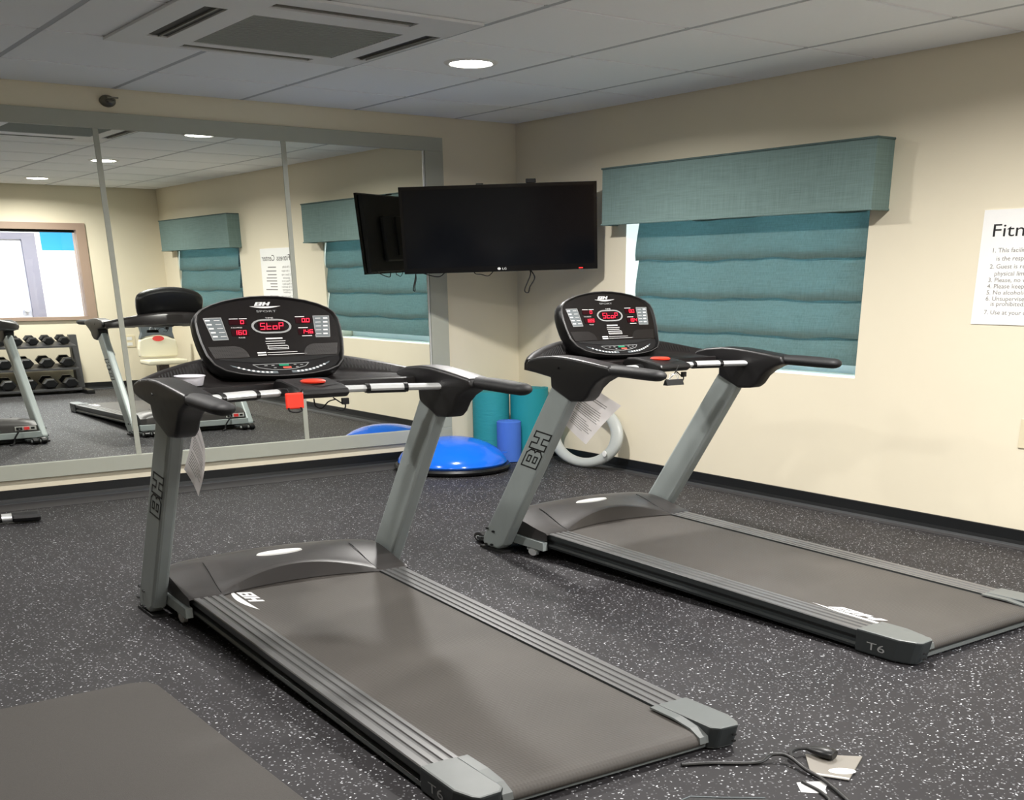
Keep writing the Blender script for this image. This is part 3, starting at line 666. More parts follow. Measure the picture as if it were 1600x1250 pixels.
    # --- uprights, brackets, grips
    for s in (-1, 1):
        xo, xi = s*0.5865, s*0.5225
        low = [(-0.005, 0.05), (-0.03, 0.012), (-0.16, 0.012), (-0.215, 0.05)]
        side = low + [(-0.79, 0.875), (-0.655, 0.93)]
        yz = [(0.0, 0.05), (-0.02, 0.014), (-0.15, 0.014), (-0.205, 0.045), (-0.79, 0.872), (-0.62, 0.888)]
        up = prism_x('upright', yz, min(xi, xo), max(xi, xo), STEEL, t, bevel=0.016, seg=3)
        foot = prism_x('foot_plate', [(0.01, 0.0), (0.01, 0.0135), (-0.20, 0.0135), (-0.20, 0.0)], min(xi, xo)-0.004, max(xi, xo)+0.004, BLACKM, t)
        for y, z in ((-0.012, 0.055), (-0.045, 0.028), (-0.10, 0.032), (-0.06, 0.115), (-0.115, 0.105)):
            bm = bmesh.new(); add_tube(bm, [(xo, y, z), (xo+s*0.007, y, z)], 0.006, 8); obj('bolt', bm, BLACK, up)
        # lower strut toward the deck, with adjuster
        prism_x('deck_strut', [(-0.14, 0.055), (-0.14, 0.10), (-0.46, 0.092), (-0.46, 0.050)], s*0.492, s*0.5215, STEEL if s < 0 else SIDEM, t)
        bm = bmesh.new(); add_tube(bm, [(s*0.495, -0.36, 0.028), (s*0.515, -0.36, 0.028)], 0.018, 14); obj('strut_roller', bm, CHROME, t)
        box('roller_bracket', (min(s*0.498, s*0.512), max(s*0.498, s*0.512)), (-0.40, -0.31), (0.034, 0.0495), STEEL, t)
        # bracket
        yz = [(-0.628, 0.872), (-0.632, 0.918), (-0.50, 0.934), (-0.452, 0.946), (-0.446, 0.972), (-0.468, 0.990), (-0.54, 1.006), (-0.65, 1.016), (-0.75, 1.015), (-0.85, 1.008), (-0.96, 0.998), (-1.06, 0.988), (-1.075, 0.955), (-1.02, 0.938), (-0.965, 0.914), (-0.925, 0.884), (-0.895, 0.846), (-0.862, 0.824), (-0.772, 0.818)]
        b0, b1 = sorted((s*0.505, s*0.612))
        bm = bmesh.new(); add_prism(bm, yz, lambda p, q: (q, p[0], p[1]), b0, b1)
        for v in bm.verts:      # the lower sleeve is slimmer than the arm above it
            q = max(0.0, min(1.0, (0.965-v.co.z)/0.10)); v.co.x = s*0.556+(v.co.x-s*0.556)*(1-0.22*q)
        br = obj('handle_bracket', bm, BRACK, t, smooth=True, bevel=0.017, seg=4)
        bm = bmesh.new(); add_tube(bm, [(s*0.612, -0.70, 0.965), (s*0.616, -0.70, 0.965)], 0.005, 10); obj('bolt', bm, BLACK, br)
        bm = bmesh.new(); add_tube(bm, [(s*0.565, -1.045, 0.969), (s*0.569, -1.15, 0.969), (s*0.572, -1.25, 0.967), (s*0.574, -1.335, 0.965)], [0.0235, 0.0245, 0.0245, 0.023], 18, 'round')
        obj('hand_grip', bm, RUBBER, t, smooth=True)
        if s < 0:
            # outlined letters up the outer face
            def fo(a, b):
                zz = 0.474+a*0.092+b*0.012; yfront = -(zz-0.05)*(0.62/0.838)-0.012
                return (-0.5871, yfront-0.165+b*0.128, zz)
            pl = []
            for q in (B_OUT, B_H1, B_H2, H_OUT): pl += strips(q, 0.075)
            flat_polys('outlined_letters', pl, fo, TEXTB, up)
    # --- cross bar with pulse grips and stop pod
    def bar(x): return (x, -0.695-0.125*(x/0.52)**2, 0.944)
    tube('cross_bar', [bar(-0.52+1.04*k/24) for k in range(25)], 0.0135, CHROME, t)
    for s in (-1, 1):
        a, b = (0.235, 0.385)
        pg = tube('pulse_grip', [bar(s*(a+(b-a)*k/8)) for k in range(9)], 0.0165, CHROME, t)
        bm = bmesh.new()
        pts = [Vector(bar(s*(a+(b-a)*k/8)))-Vector((0, 0, 0.006)) for k in range(9)]; add_tube(bm, pts, 0.0145, 12); obj('grip_underside', bm, BLACK, pg, smooth=True)
        for q in (a, b): tube('grip_collar', [bar(s*(q-0.008)), bar(s*(q+0.008))], 0.0185, BLACK, pg)
        tube('bar_collar', [bar(s*0.105), bar(s*0.135)], 0.0165, BLACK, t)
    pod = prism_x('stop_pod', [(-0.56, 0.965), (-0.60, 0.985), (-0.66, 0.988), (-0.80, 0.972), (-0.845, 0.962), (-0.855, 0.945), (-0.83, 0.928), (-0.60, 0.925), (-0.56, 0.935)], -0.10, 0.10, BRACK, t, bevel=0.008)
    lathe('stop_button', [(0.026, 0), (0.027, 0.006), (0.022, 0.011), (0, 0.013)], (0.0, -0.735, 0.9785), RED, pod, seg=24)
    flat_polys('pod_line', strips([(-0.085, -0.76), (0.0, -0.815), (0.085, -0.79)], 0.006, False), lambda a, b: (a, b, 0.9905+(b+0.66)*0.115), BLACKM, pod)
    # --- upper tray beam
    bm = bmesh.new(); nx = 40; cols = []
    for i in range(nx+1):
        x = -0.590+1.18*i/nx; a = abs(x)/0.612; c = 1-a*a
        yf = -0.435+0.235*c**0.75; zt = 0.986+0.085*c; zbm = 0.938+0.03*c
        if a > 0.93: yf -= 0.03*((a-0.93)/0.07)**2
        yu = -0.64+0.07*c; pk = 0.966 if a < 0.86 else 0.966+0.035*(a-0.86)/0.14
        dm = (yu-yf)
        pts = [(yf, zbm), (yf-0.002, zt-0.022), (yf-0.018, zt-0.004), (yf-0.045, zt), (yf-0.075, zt-0.008), (yf+dm*0.36, (pk+zt)/2-0.012), (yf+dm*0.50, pk+0.004), (yu+0.04, pk), (yu+0.012, pk+0.004), (yu, pk), (yu, 0.926+0.01*c), (yu+0.05, 0.924+0.012*c)]
        cols.append([bm.verts.new((x, y, z)) for y, z in pts])
    m_ = len(cols[0])
    for i in range(nx):
        for j in range(m_): bm.faces.new((cols[i][j], cols[i+1][j], cols[i+1][(j+1) % m_], cols[i][(j+1) % m_]))
    bm.faces.new(cols[0]); bm.faces.new(cols[-1][::-1])
    beam = obj('tray_beam', bm, TRAYM, t, smooth=True); VENT = M('vent_dark', (8, 8, 8), 0.6)
    for s in (-1, 1):
        sl = []
        for k in range(15):
            x = s*(0.30+0.014*k); a = abs(x)/0.612; c = 1-a*a
            yf = -0.435+0.235*c**0.75; yu = -0.64+0.07*c; zt = 0.986+0.085*c; pk = 0.966; dm = yu-yf
            p0 = (yf-0.09, zt-0.0105); p1 = (yf+dm*0.36, (pk+zt)/2-0.012)
            p1 = (p0[0]+(p1[0]-p0[0])*0.9, p0[1]+(p1[1]-p0[1])*0.9)
            sl.append([(x-0.0026, p0), (x+0.0026, p0), (x+0.0026, p1), (x-0.0026, p1)])
        flat_polys('vent_slots', sl, lambda x, p: (x, p[0], p[1]+0.002), VENT, beam)
    # --- console: dished body, glossy face, displays and keys
    bm = bmesh.new(); loops = []
    for k, kw, d in ((0.80, 0.70, -0.085), (0.95, 0.93, -0.07), (1.0, 1.0, -0.045), (1.0, 1.0, -0.004), (0.985, 0.982, 0.006), (0.962, 0.955, 0.008), (0.945, 0.935, 0.003), (0.935, 0.925, 0.0)):
        loops.append([bm.verts.new(cpt(x, y, d+(lip(y) if d > -0.02 else 0.6*lip(y) if d > -0.05 else 0.0))) for x, y in sc_out(k, kw)])
    n = len(OUTL)
    for a, b in zip(loops, loops[1:]):
        for k in range(n): bm.faces.new((a[k], a[(k+1) % n], b[(k+1) % n], b[k]))
    bm.faces.new(loops[0][::-1])
    con = obj('console_body', bm, BLACK, t, smooth=True)
    tube('rim_line', [cpt(x, y, 0.0085+lip(y)) for x, y in (sc_out(0.975, 0.970)+sc_out(0.975, 0.970)[:2])], 0.0016, M('rim_highlight', (120, 118, 118), 0.3, metal=0.5), con, seg=6, s=Vector((1, 1, 1)))
    inner = sc_out(0.937, 0.927)
    WB = 0.098
    up_poly = [p for p in inner if p[1] >= WB]
    # split loop at WB
    def clip(poly, keep_above, w0):
        out = []
        for i in range(len(poly)):
            a, b = poly[i], poly[(i+1) % len(poly)]
            ina = (a[1] >= w0) == keep_above
            if ina: out.append(a)
            if (a[1] >= w0) != (b[1] >= w0):
                q = (w0-a[1])/(b[1]-a[1]); out.append((a[0]+(b[0]-a[0])*q, w0))
        return out
    face = flat_polys('face_panel', [clip(inner, True, WB)], lambda a, b: cpt(a, b, 0.0005), FACE, con)
    low = clip(inner, False, WB)
    key = flat_polys('keypad_panel', [low], lambda a, b: cpt(a, b, 0.0005+lip(b)), M('keypad_black', (30, 29, 30), 0.35), con)
    fp = lambda a, b: cpt(a, b, 0.0016)
    fp2 = lambda a, b: cpt(a, b, 0.0024); fp3 = lambda a, b: cpt(a, b, 0.0032)
    lg = logo_polys(0.5)
    flat_polys('brand_logo', [[(-0.068+x*0.136, 0.303+y*0.030) for x, y in p] for p in lg], fp, PRINT, face)
    def tx(s, a, b, size, mat, nm='print', sx=1.7, al='CENTER'): return flat_polys(nm, [[(a+x*sx, b+y) for x, y in p] for p in text_polys(s, size, al)], fp, mat, face)
    tx('SPORT', 0.0, 0.288, 0.012, PRINTG, sx=2.4)
    tx('TIME', 0.005, 0.2615, 0.0075, PRINT, sx=2.2)
    flat_polys('tiny_print', [rect(-0.165, -0.128, 0.2615, 0.2645), rect(-0.123, -0.09, 0.2615, 0.2645), rect(0.117, 0.158, 0.2650, 0.2680), rect(0.120, 0.162, 0.2180, 0.2210), rect(0.128, 0.172, 0.1835, 0.1865)], fp, PRINT, face)
    tx('CALORIES', -0.142, 0.2245, 0.0065, PRINT, sx=1.6); tx('PULSE', -0.13, 0.183, 0.0065, PRINT, sx=1.6)
    # stop display with ring
    def stadium(cx, cy, hw_, hh_, n=8):
        pts = []
        for k in range(n+1): a = -math.pi/2+math.pi*k/n; pts.append((cx+hw_-hh_*1.8+hh_*1.8*math.cos(a), cy+hh_*math.sin(a)))
        for k in range(n+1): a = math.pi/2+math.pi*k/n; pts.append((cx-hw_+hh_*1.8+hh_*1.8*math.cos(a), cy+hh_*math.sin(a)))
        return pts
    so, si = stadium(0.006, 0.229, 0.086, 0.030), stadium(0.006, 0.229, 0.076, 0.0235)
    flat_polys('display_ring', [[so[k], so[(k+1) % len(so)], si[(k+1) % len(si)], si[k]] for k in range(len(so))], fp2, PRINTG, face)
    flat_polys('time_display', [rect(-0.05, 0.06, 0.2115, 0.2475)], fp2, LEDBG, face)
    wins = [(-0.168, -0.096, 0.2385, 0.2585, disp['a'], 1), (-0.168, -0.096, 0.1930, 0.2180, disp['b'], 1), (0.115, 0.187, 0.2385, 0.2615, disp['c'], 1), (0.115, 0.190, 0.1905, 0.2135, disp['d'], 1)]
    flat_polys('small_displays', [rect(w0, w1, b0, b1) for w0, w1, b0, b1, s, k in wins], fp2, LEDBG, face)
    dg = seg_polys('StoP', -0.043, 0.2165, 0.0172, 0.0250, 0.0092, 0.0025)
    for w0, w1, b0, b1, s, k in wins:
        hh_ = (b1-b0)*0.62; cw = 0.0125; gp = 0.0068; nn = len(s.replace('.', '')); x0 = w1-0.006-nn*(cw+gp)
        dg += seg_polys(s, x0, b0+(b1-b0)*0.2, cw, hh_, gp, 0.0021)
    flat_polys('display_digits', dg, fp3, LED, face)
    for s in (-1, 1):
        q = [(s*0.268, 0.267), (s*0.197, 0.268), (s*0.188, 0.179), (s*0.250, 0.178)]
        pd = flat_polys('quick_key_field', [q], fp, PADG, face); flat_polys('field_outline', strips(q, 0.0032), fp2, PRINTG, pd)
        ks = []
        for k in range(5):
            yy = 0.258-0.0165*k; xx = s*(0.252-0.004*k); ks.append(rect(xx-0.012, xx+0.008, yy-0.003, yy+0.003)); xx = s*(0.216-0.003*k); ks.append(rect(xx-0.012, xx+0.012, yy-0.0012, yy+0.0012))
        flat_polys('key_print', ks, fp2, PRINT, pd)
        n = 10; arc = [(s*0.262, 0.104), (s*0.118, 0.104)]+[(s*(0.118+0.055*(1-math.cos(math.pi/2*k/n))+0.0*k), 0.104+0.047*math.sin(math.pi/2*k/n)) for k in range(1, n+1)]+[(s*0.278, 0.151)]
        spk = flat_polys('speaker_grille', [arc], fp, MESHG if disp['mesh'] else TRAYM, face)
        if disp['mesh']:
            dots = []
            for i in range(22):
                for j in range(8):
                    x = 0.125+i*0.0072+(j % 2)*0.0036; y = 0.108+j*0.0056
                    if x < 0.118+0.055*(1-math.sqrt(max(0, 1-((y-0.104)/0.047)**2)))+0.004 or x > 0.262+0.015*(y-0.104)/0.047: continue
                    dots.append(rect(s*x-0.002, s*x+0.002, y-0.0014, y+0.0014))
            flat_polys('mesh_holes', dots, fp2, BLACKM, spk)
    nb = []
    nb.append(rect(-0.032, 0.040, 0.1755, 0.181))
    for k, (a, b) in enumerate(((-0.036, 0.050), (-0.036, 0.046), (-0.034, 0.054), (-0.034, 0.054))): nb.append(rect(a, b, 0.1655-0.0095*k, 0.1678-0.0095*k))
    nb += strips(rect(-0.03, 0.056, 0.133, 0.1465), 0.002)
    nb += [rect(-0.082, -0.045, 0.1175, 0.123), rect(-0.082, -0.045, 0.1085, 0.1135), rect(-0.04, 0.09, 0.119, 0.1208), rect(-0.04, 0.13, 0.110, 0.1118)]
    flat_polys('notice_print', nb, fp, PRINT, face)
    # crescent shelf above the keypad
    n = 20; cr = [(-0.245+0.49*k/n, WB+0.002+0.000*k) for k in range(n+1)]; cb = [(-0.245+0.49*k/n, WB-0.002-0.026*math.sin(math.pi*k/n)) for k in range(n+1)]
    kp = lambda a, b: cpt(a, b, 0.0022+lip(b)); kp2 = lambda a, b: cpt(a, b, 0.0034+lip(b))
    flat_polys('shelf_recess', [[cb[k], cb[k+1], cr[k+1], cr[k]] for k in range(n)], kp, BLACKM, key)
    def arcpts(x0, x1, w0, w1, n=10): return [(x0+(x1-x0)*k/n, w0+(w1-w0)*k/n-0.012*math.sin(math.pi*k/n)) for k in range(n+1)]
    up_, lo_ = arcpts(-0.215, -0.03, 0.070, 0.030), arcpts(-0.205, -0.03, 0.060, 0.018)
    bands = [[lo_[k], lo_[k+1], up_[k+1], up_[k]] for k in range(10)]
    up_, lo_ = arcpts(0.03, 0.215, 0.030, 0.070), arcpts(0.03, 0.205, 0.018, 0.060)
    bands2 = [[lo_[k], lo_[k+1], up_[k+1], up_[k]] for k in range(10)]
    kb = flat_polys('speed_key_band', bands+bands2, kp, PADG, key)
    kk = []
    for bl in (bands, bands2):
        for q in bl[1:-1]:
            cx = sum(p[0] for p in q)/4; cy = sum(p[1] for p in q)/4; kk.append([(cx+0.006*math.cos(2*math.pi*j/8), cy+0.0042*math.sin(2*math.pi*j/8)) for j in range(8)])
    flat_polys('round_keys', kk, kp2, PRINT, kb)
    flat_polys('key_outline', strips([(-0.12, 0.066), (0.12, 0.066), (0.10, 0.050), (0.05, 0.038), (0, 0.035), (-0.05, 0.038), (-0.10, 0.050)], 0.0026), kp, PRINTG, key)
    flat_polys('start_key', [rect(-0.012, 0.030, 0.054, 0.063)], kp2, GREEN, key)
    flat_polys('stop_key', [rect(0.0, 0.036, 0.041, 0.050)], kp2, REDK, key)
    flat_polys('arrow_keys', [rect(-0.075, -0.062, 0.056, 0.060), rect(-0.045, -0.032, 0.056, 0.060), rect(-0.04, -0.028, 0.044, 0.048), rect(0.05, 0.062, 0.056, 0.060), rect(0.055, 0.067, 0.044, 0.048), rect(0.078, 0.09, 0.054, 0.058)], kp2, PRINTG, key)
    return t
def lathe_x(par, x, y, r):
    bm = bmesh.new(); hw_ = 0.024
    add_tube(bm, [(x-hw_, y, r), (x-hw_*0.8, y, r), (x+hw_*0.8, y, r), (x+hw_, y, r)], [r*0.8, r*0.98, r*0.98, r*0.8], 18)
    o = obj('transport_wheel', bm, BLACK, par, smooth=True)
    for s in (-1, 1):
        bm = bmesh.new(); add_tube(bm, [(x+s*hw_, y, r), (x+s*(hw_+0.004), y, r)], r*0.4, 12); obj('wheel_hub', bm, CHROME, o)
T1 = make_treadmill((-3.614, -3.067), -0.0347, 0.1320, 0.0740, dict(a='0', b='160', c='0.0', d='146', logo='front', mesh=True), 'grey and black treadmill nearest the viewer, with a white cup on its tray')
T2 = make_treadmill((-1.7334, -2.9284), 0.0199, 0.1370, 0.0880, dict(a='0', b='189', c='0.0', d='154', logo='rear', mesh=False), 'grey and black treadmill by the window wall, with a binder clip hanging from it')
def TL(t, p): return t.matrix_basis @ Vector(p)
bpy.context.view_layer.update()
def TW_(t, p):
    c, s = math.cos(t.rotation_euler.z), math.sin(t.rotation_euler.z)
    return Vector((t.location.x+c*p[0]-s*p[1], t.location.y+s*p[0]+c*p[1], p[2]))

# things on the treadmills
cup = lathe('plastic_cup', [(0, 0.001), (0.024, 0.001), (0.0255, 0.003), (0.0305, 0.034), (0.0325, 0.0355), (0.0325, 0.038), (0.030, 0.0375), (0.0245, 0.004), (0, 0.003)], TW_(T1, (-0.405, -0.505, 0.9705)), M('milky_plastic', (236, 234, 242), 0.35), None, seg=36)
tag(cup, 'shallow white plastic cup on the near treadmill tray', 'cup')
def sheet(name, t, corners, label, bend):
    o = empty(name, TW_(t, corners[0])); tag(o, label, 'paper')
    A, B, Cc, Dd = [TW_(t, c)-o.location for c in corners]; n = 10; bm = bmesh.new(); g = []
    def P(u, v):
        p = A.lerp(B, u).lerp(Dd.lerp(Cc, u), v); nn = (B-A).cross(Dd-A).normalized(); return p+nn*bend*(math.sin(math.pi*v)*0.7+0.3*math.sin(math.pi*u))
    for i in range(n+1): g.append([bm.verts.new(P(i/n, j/n)) for j in range(n+1)])
    for i in range(n):
        for j in range(n): bm.faces.new((g[i][j], g[i+1][j], g[i+1][j+1], g[i][j+1]))
    bmesh.ops.solidify(bm, geom=bm.faces[:], thickness=0.0008)
    obj('sheet', bm, PAPER, o, smooth=True)
    nn = (B-A).cross(Dd-A).normalized(); view = (Vector((-5.6, -8.0, 1.35))-o.location)
    sg = 1 if nn.dot(view) > 0 else -1
    ln = []; rr = random.Random(5)
    for k in range(17):
        v = 0.16+0.042*k
        if k in (2, 3, 10): continue
        u0, u1 = (0.25, 0.8) if k < 2 else (0.12, rr.uniform(0.6, 0.9)); ln.append([(u0, v-0.006), (u1, v-0.006), (u1, v+0.006), (u0, v+0.006)])
    flat_polys('printed_lines', [q for a in ln for q in [[(a[0][0]+(a[1][0]-a[0][0])*k/6, a[0][1]), (a[0][0]+(a[1][0]-a[0][0])*(k+1)/6, a[0][1]), (a[0][0]+(a[1][0]-a[0][0])*(k+1)/6, a[2][1]), (a[0][0]+(a[1][0]-a[0][0])*k/6, a[2][1])] for k in range(6)]], lambda u, v: tuple(P(u, v)+nn*sg*0.0016), TEXTG, o)
    return o
sheet('paper_notice', T2, [(-0.486, -0.735, 0.902), (-0.486, -1.008, 0.812), (-0.486, -0.758, 0.614), (-0.486, -0.60, 0.690)], 'printed white paper sheet tucked behind the upright of the window-side treadmill', -0.012)
sheet('paper_notice', T1, [(-0.500, -0.80, 0.905), (-0.492, -0.86, 0.783), (-0.500, -0.742, 0.593), (-0.506, -0.625, 0.678)], 'curled white paper sheet hanging behind the left upright of the near treadmill', 0.014)
# binder clip hanging on the far treadmill bar
bc = empty('binder_clip', TW_(T2, (-0.025, -0.862, 0.868))); bc.rotation_euler = (0, 0, 0.02); tag(bc, 'black binder clip on a cord under the window-side treadmill stop button', 'binder clip')
prism_x('clip_body', [(-0.016, 0.0), (0.016, 0.0), (0.004, 0.026), (-0.004, 0.026)], -0.055, 0.055, BLACKM, bc)
for s in (-1, 1):
    tube('wire_handle', spline([(-0.028, s*0.002, 0.024), (-0.022, s*0.008, 0.045), (0.0, s*0.012, 0.052), (0.022, s*0.008, 0.045), (0.028, s*0.002, 0.024)], 5), 0.0018, CHROME, bc, seg=6, s=Vector((1, 1, 1)))
cable('cord', [(0.0, 0.0, 0.050), (0.012, -0.002, 0.066), (0.02, -0.002, 0.080), (0.03, -0.002, 0.092)], 0.0022, bc)
# red safety key on the near treadmill
rk = empty('safety_key', TW_(T1, (-0.136, -0.866, 0.898))); tag(rk, 'red plastic safety key hanging by the near treadmill stop button', 'safety key')
box('tag', (-0.036, 0.036), (-0.006, 0.006), (0.0, 0.058), M('bright_red', (245, 62, 44), 0.35), rk, bevel=0.005)
cable('lanyard', [(-0.03, -0.008, 0.006), (-0.025, -0.01, -0.006), (0.0, -0.01, -0.011), (0.022, -0.01, -0.006), (0.02, -0.008, 0.006)], 0.003, rk)
cable('lanyard', [(0.02, 0.008, 0.05), (0.03, 0.012, 0.062), (0.05, 0.028, 0.070)], 0.0025, rk)
for t, lab in ((T1, 'thin black cords dangling under the near treadmill stop pod'), (T2, 'thin black cords dangling under the window-side treadmill stop pod')):
    o = empty('dangling_cord', TW_(t, (0.03, -0.80, 0.922))); o.rotation_euler = (0, 0, t.rotation_euler.z); tag(o, lab, 'cord', 'dangling treadmill cords')
    cable('cord', [(-0.06, 0, 0.002), (-0.055, 0, -0.025), (-0.03, 0, -0.035), (0.0, 0, -0.012), (0.03, 0, -0.005)], 0.0022, o)
    cable('cord', [(0.02, 0, 0.002), (0.05, 0, -0.018), (0.07, 0, -0.028), (0.06, 0, -0.048), (0.03, 0, -0.042)], 0.0022, o)
    box('cord_plug', (0.055, 0.085), (-0.006, 0.006), (-0.026, -0.002), BLACKM, o, bevel=0.002)

# ------------------------------------------------------------------ corner: half ball, mats, roller, ring
hb = empty('balance_half_ball', (-0.99, -0.515, 0)); tag(hb, 'glossy blue half ball balance trainer on a black base by the mirror', 'balance ball')
lathe('base', [(0, 0.004), (0.21, 0.004), (0.236, 0.010), (0.243, 0.030), (0.238, 0.046), (0.226, 0.050), (0, 0.050)], (0, 0, 0), BLACK, hb, seg=64)
lathe('dome', [(0.224, 0.0505), (0.228, 0.062), (0.224, 0.085), (0.211, 0.117), (0.188, 0.151), (0.156, 0.186), (0.120, 0.211), (0.080, 0.228), (0.040, 0.237), (0, 0.240)], (0, 0, 0), M('gloss_blue', (24, 110, 235), 0.16), hb, seg=64)
lathe('valve', [(0, 0), (0.02, 0), (0.02, 0.003), (0, 0.004)], (0.33, -0.20, 0.115), M('blue_valve', (30, 100, 215), 0.4), hb, seg=16)
hb.children[-1].data.transform(Matrix.Translation((0, 0, 0)))
def rolled_mat(c, r, h, mat, label, turns=4):
    o = empty('rolled_mat', (c[0], c[1], 0)); tag(o, label, 'exercise mat', 'rolled teal mats')
    bm = bmesh.new(); n = 40*turns; th = r/(turns+0.6)*0.80; pts = []
    for k in range(n+1):
        a = 2*math.pi*k/40; rr_ = r*(0.18+0.82*k/n); pts.append((rr_*math.cos(a), rr_*math.sin(a), rr_))
    rows_ = []
    for k, (x, y, rr_) in enumerate(pts):
        f = 1-th/rr_ if rr_ > th*1.05 else 0.05
        rows_.append([bm.verts.new((x, y, 0.001)), bm.verts.new((x, y, h)), bm.verts.new((x*f, y*f, h)), bm.verts.new((x*f, y*f, 0.001))])
    for a, b in zip(rows_, rows_[1:]):
        for j in range(4): bm.faces.new((a[j], b[j], b[(j+1) % 4], a[(j+1) % 4]))
    bm.faces.new(rows_[0]); bm.faces.new(rows_[-1][::-1])
    obj('rolled_foam', bm, mat, o, smooth=True)
    return o
def ribbed(name, rgb):
    m = M(name, rgb, 0.75); nt = m.node_tree; b = nt.nodes['Principled BSDF']
    tc = nt.nodes.new('ShaderNodeTexCoord'); wv = nt.nodes.new('ShaderNodeTexWave'); wv.bands_direction = 'Z'; wv.inputs['Scale'].default_value = 34
    nt.links.new(tc.outputs['Object'], wv.inputs[0]); bp = nt.nodes.new('ShaderNodeBump'); bp.inputs['Strength'].default_value = 0.5; bp.inputs['Distance'].default_value = 0.004
    nt.links.new(wv.outputs['Fac'], bp.inputs['Height']); nt.links.new(bp.outputs[0], b.inputs['Normal']); return m
rolled_mat((-0.422, -0.195), 0.158, 0.520, ribbed('teal_ribbed_foam', (38, 150, 158)), 'ribbed teal rolled exercise mat, the left one in the corner')
rolled_mat((-0.186, -0.392), 0.163, 0.545, M('teal_foam', (14, 140, 152), 0.7), 'smooth teal rolled exercise mat, the right one in the corner')
fr = empty('foam_roller', (-0.425, -0.462, 0)); tag(fr, 'short blue foam roller standing in front of the teal mats', 'foam roller')
lathe('foam_body', [(0.017, 0.001), (0.046, 0.001), (0.0525, 0.006), (0.0525, 0.305), (0.047, 0.314), (0.020, 0.316), (0.017, 0.310), (0.017, 0.001)], (0, 0, 0), M('blue_foam', (66, 112, 205), 0.8, bump=0.2, bscale=200), fr, seg=40)
rg = empty('exercise_ring', (-0.158, -1.025, 0)); tag(rg, 'large pale grey exercise ring leaning against the window wall', 'exercise ring')
bm = bmesh.new(); nr, ns, RR, rt = 64, 20, 0.205, 0.034; g = []
for i in range(nr):
    a = 2*math.pi*i/nr; col = []
    for j in range(ns):
        b = 2*math.pi*j/ns; y = (RR+rt*math.cos(b))*math.cos(a); z = (RR+rt*math.cos(b))*math.sin(a)+RR+rt; x = rt*math.sin(b)*0.6
        col.append(bm.verts.new((x*1.6+0.10*z/(2*RR+2*rt), y*1.874, z)))
    g.append(col)
for i in range(nr):
    for j in range(ns): bm.faces.new((g[i][j], g[(i+1) % nr][j], g[(i+1) % nr][(j+1) % ns], g[i][(j+1) % ns]))
obj('ring', bm, M('pale_grey_vinyl', (182, 186, 182), 0.4), rg, smooth=True)
lathe('valve_cap', [(0.012, 0), (0.012, 0.006), (0, 0.008)], (0, 0, 0), WHITE, rg, seg=14)
vc = rg.children[-1]; vc.rotation_euler = (0, -math.pi/2, 0); vc.location = (-0.018, -0.33, 0.135)

# ------------------------------------------------------------------ floor things in front
MATM = M('grey_brown_mat', (68, 65, 62), 0.85, var=0.12, vscale=(160, 160, 160), bump=0.5, bscale=420)
xy = [(-6.1, -4.06), (-4.56, -4.055), (-4.505, -4.075), (-4.487, -4.13), (-4.480, -6.4), (-6.1, -6.4)]
tag(prism_z('floor_mat', xy, 0.0005, 0.009, MATM, None, bevel=0.003), 'flat grey-brown floor mat left of the near treadmill', 'mat')
fp_ = empty('floor_plate', (-3.125, -6.055, 0)); tag(fp_, 'grey plastic cover plate with a white oval on the speckled floor', 'cover plate')
PLATE = M('grey_plate', (136, 131, 123), 0.4); 
q = [(-3.122, -5.945), (-2.998, -6.062), (-3.165, -6.150), (-3.222, -6.055)]
prism_z('plate', [(a+3.125, b+6.055) for a, b in q], 0.0005, 0.006, PLATE, fp_, bevel=0.0015)
bm = bmesh.new(); e = [(q[2][0]+3.125, q[2][1]+6.055), (q[3][0]+3.125, q[3][1]+6.055)]
add_tube(bm, [(e[0][0], e[0][1], 0.006), (e[1][0], e[1][1], 0.006)], 0.004, 8, s=Vector((1, 1, 1))); obj('white_edge', bm, WHITE, fp_)
flat_polys('white_oval', [[(0.015-0.026+0.036*math.cos(2*math.pi*k/24)*0.95, -0.045+0.026*math.sin(2*math.pi*k/24)-0.036*math.cos(2*math.pi*k/24)*0.45) for k in range(24)]], lambda a, b: (a, b, 0.0066), WHITE, fp_)
pl = empty('power_plug', (-3.10, -5.995, 0.0065)); pl.rotation_euler = (0, 0, math.radians(-75)); tag(pl, 'black power plug lying on the grey cover plate', 'plug')
bm = bmesh.new(); add_tube(bm, [(-0.05, 0, 0.016), (-0.03, 0, 0.016), (0.0, 0, 0.016), (0.03, 0, 0.016), (0.038, 0, 0.016)], [0.007, 0.011, 0.0155, 0.0155, 0.012], 14, s=Vector((1, 1.7, 1))); obj('plug_body', bm, BLACK, pl, smooth=True)
cable('plug_cord', [(-0.05, 0, 0.016), (-0.075, -0.025, 0.016), (-0.08, -0.055, 0.012), (-0.06, -0.080, 0.008)], 0.006, pl)
cc = tag(tube('extension_cable', spline([(-3.48, -5.78, 0.006), (-3.40, -5.826, 0.006), (-3.29, -5.905, 0.006), (-3.235, -5.915, 0.022), (-3.208, -5.955, 0.022), (-3.222, -6.036, 0.012), (-3.238, -6.122, 0.010), (-3.285, -6.25, 0.006), (-3.40, -6.5, 0.006)], 8), 0.0055, BLACK, None, seg=10, s=Vector((1.2, 1.2, 1))), 'black power cord running from under the near treadmill past the cover plate', 'cord')
tag(tube('extension_cable', spline([(-3.285, -6.08, 0.005), (-3.30, -6.17, 0.005), (-3.36, -6.28, 0.005), (-3.5, -6.5, 0.005)], 8), 0.005, BLACK, None, seg=10, s=Vector((1.2, 1.2, 1))), 'short second black cord beside the white label at the bottom', 'cord')
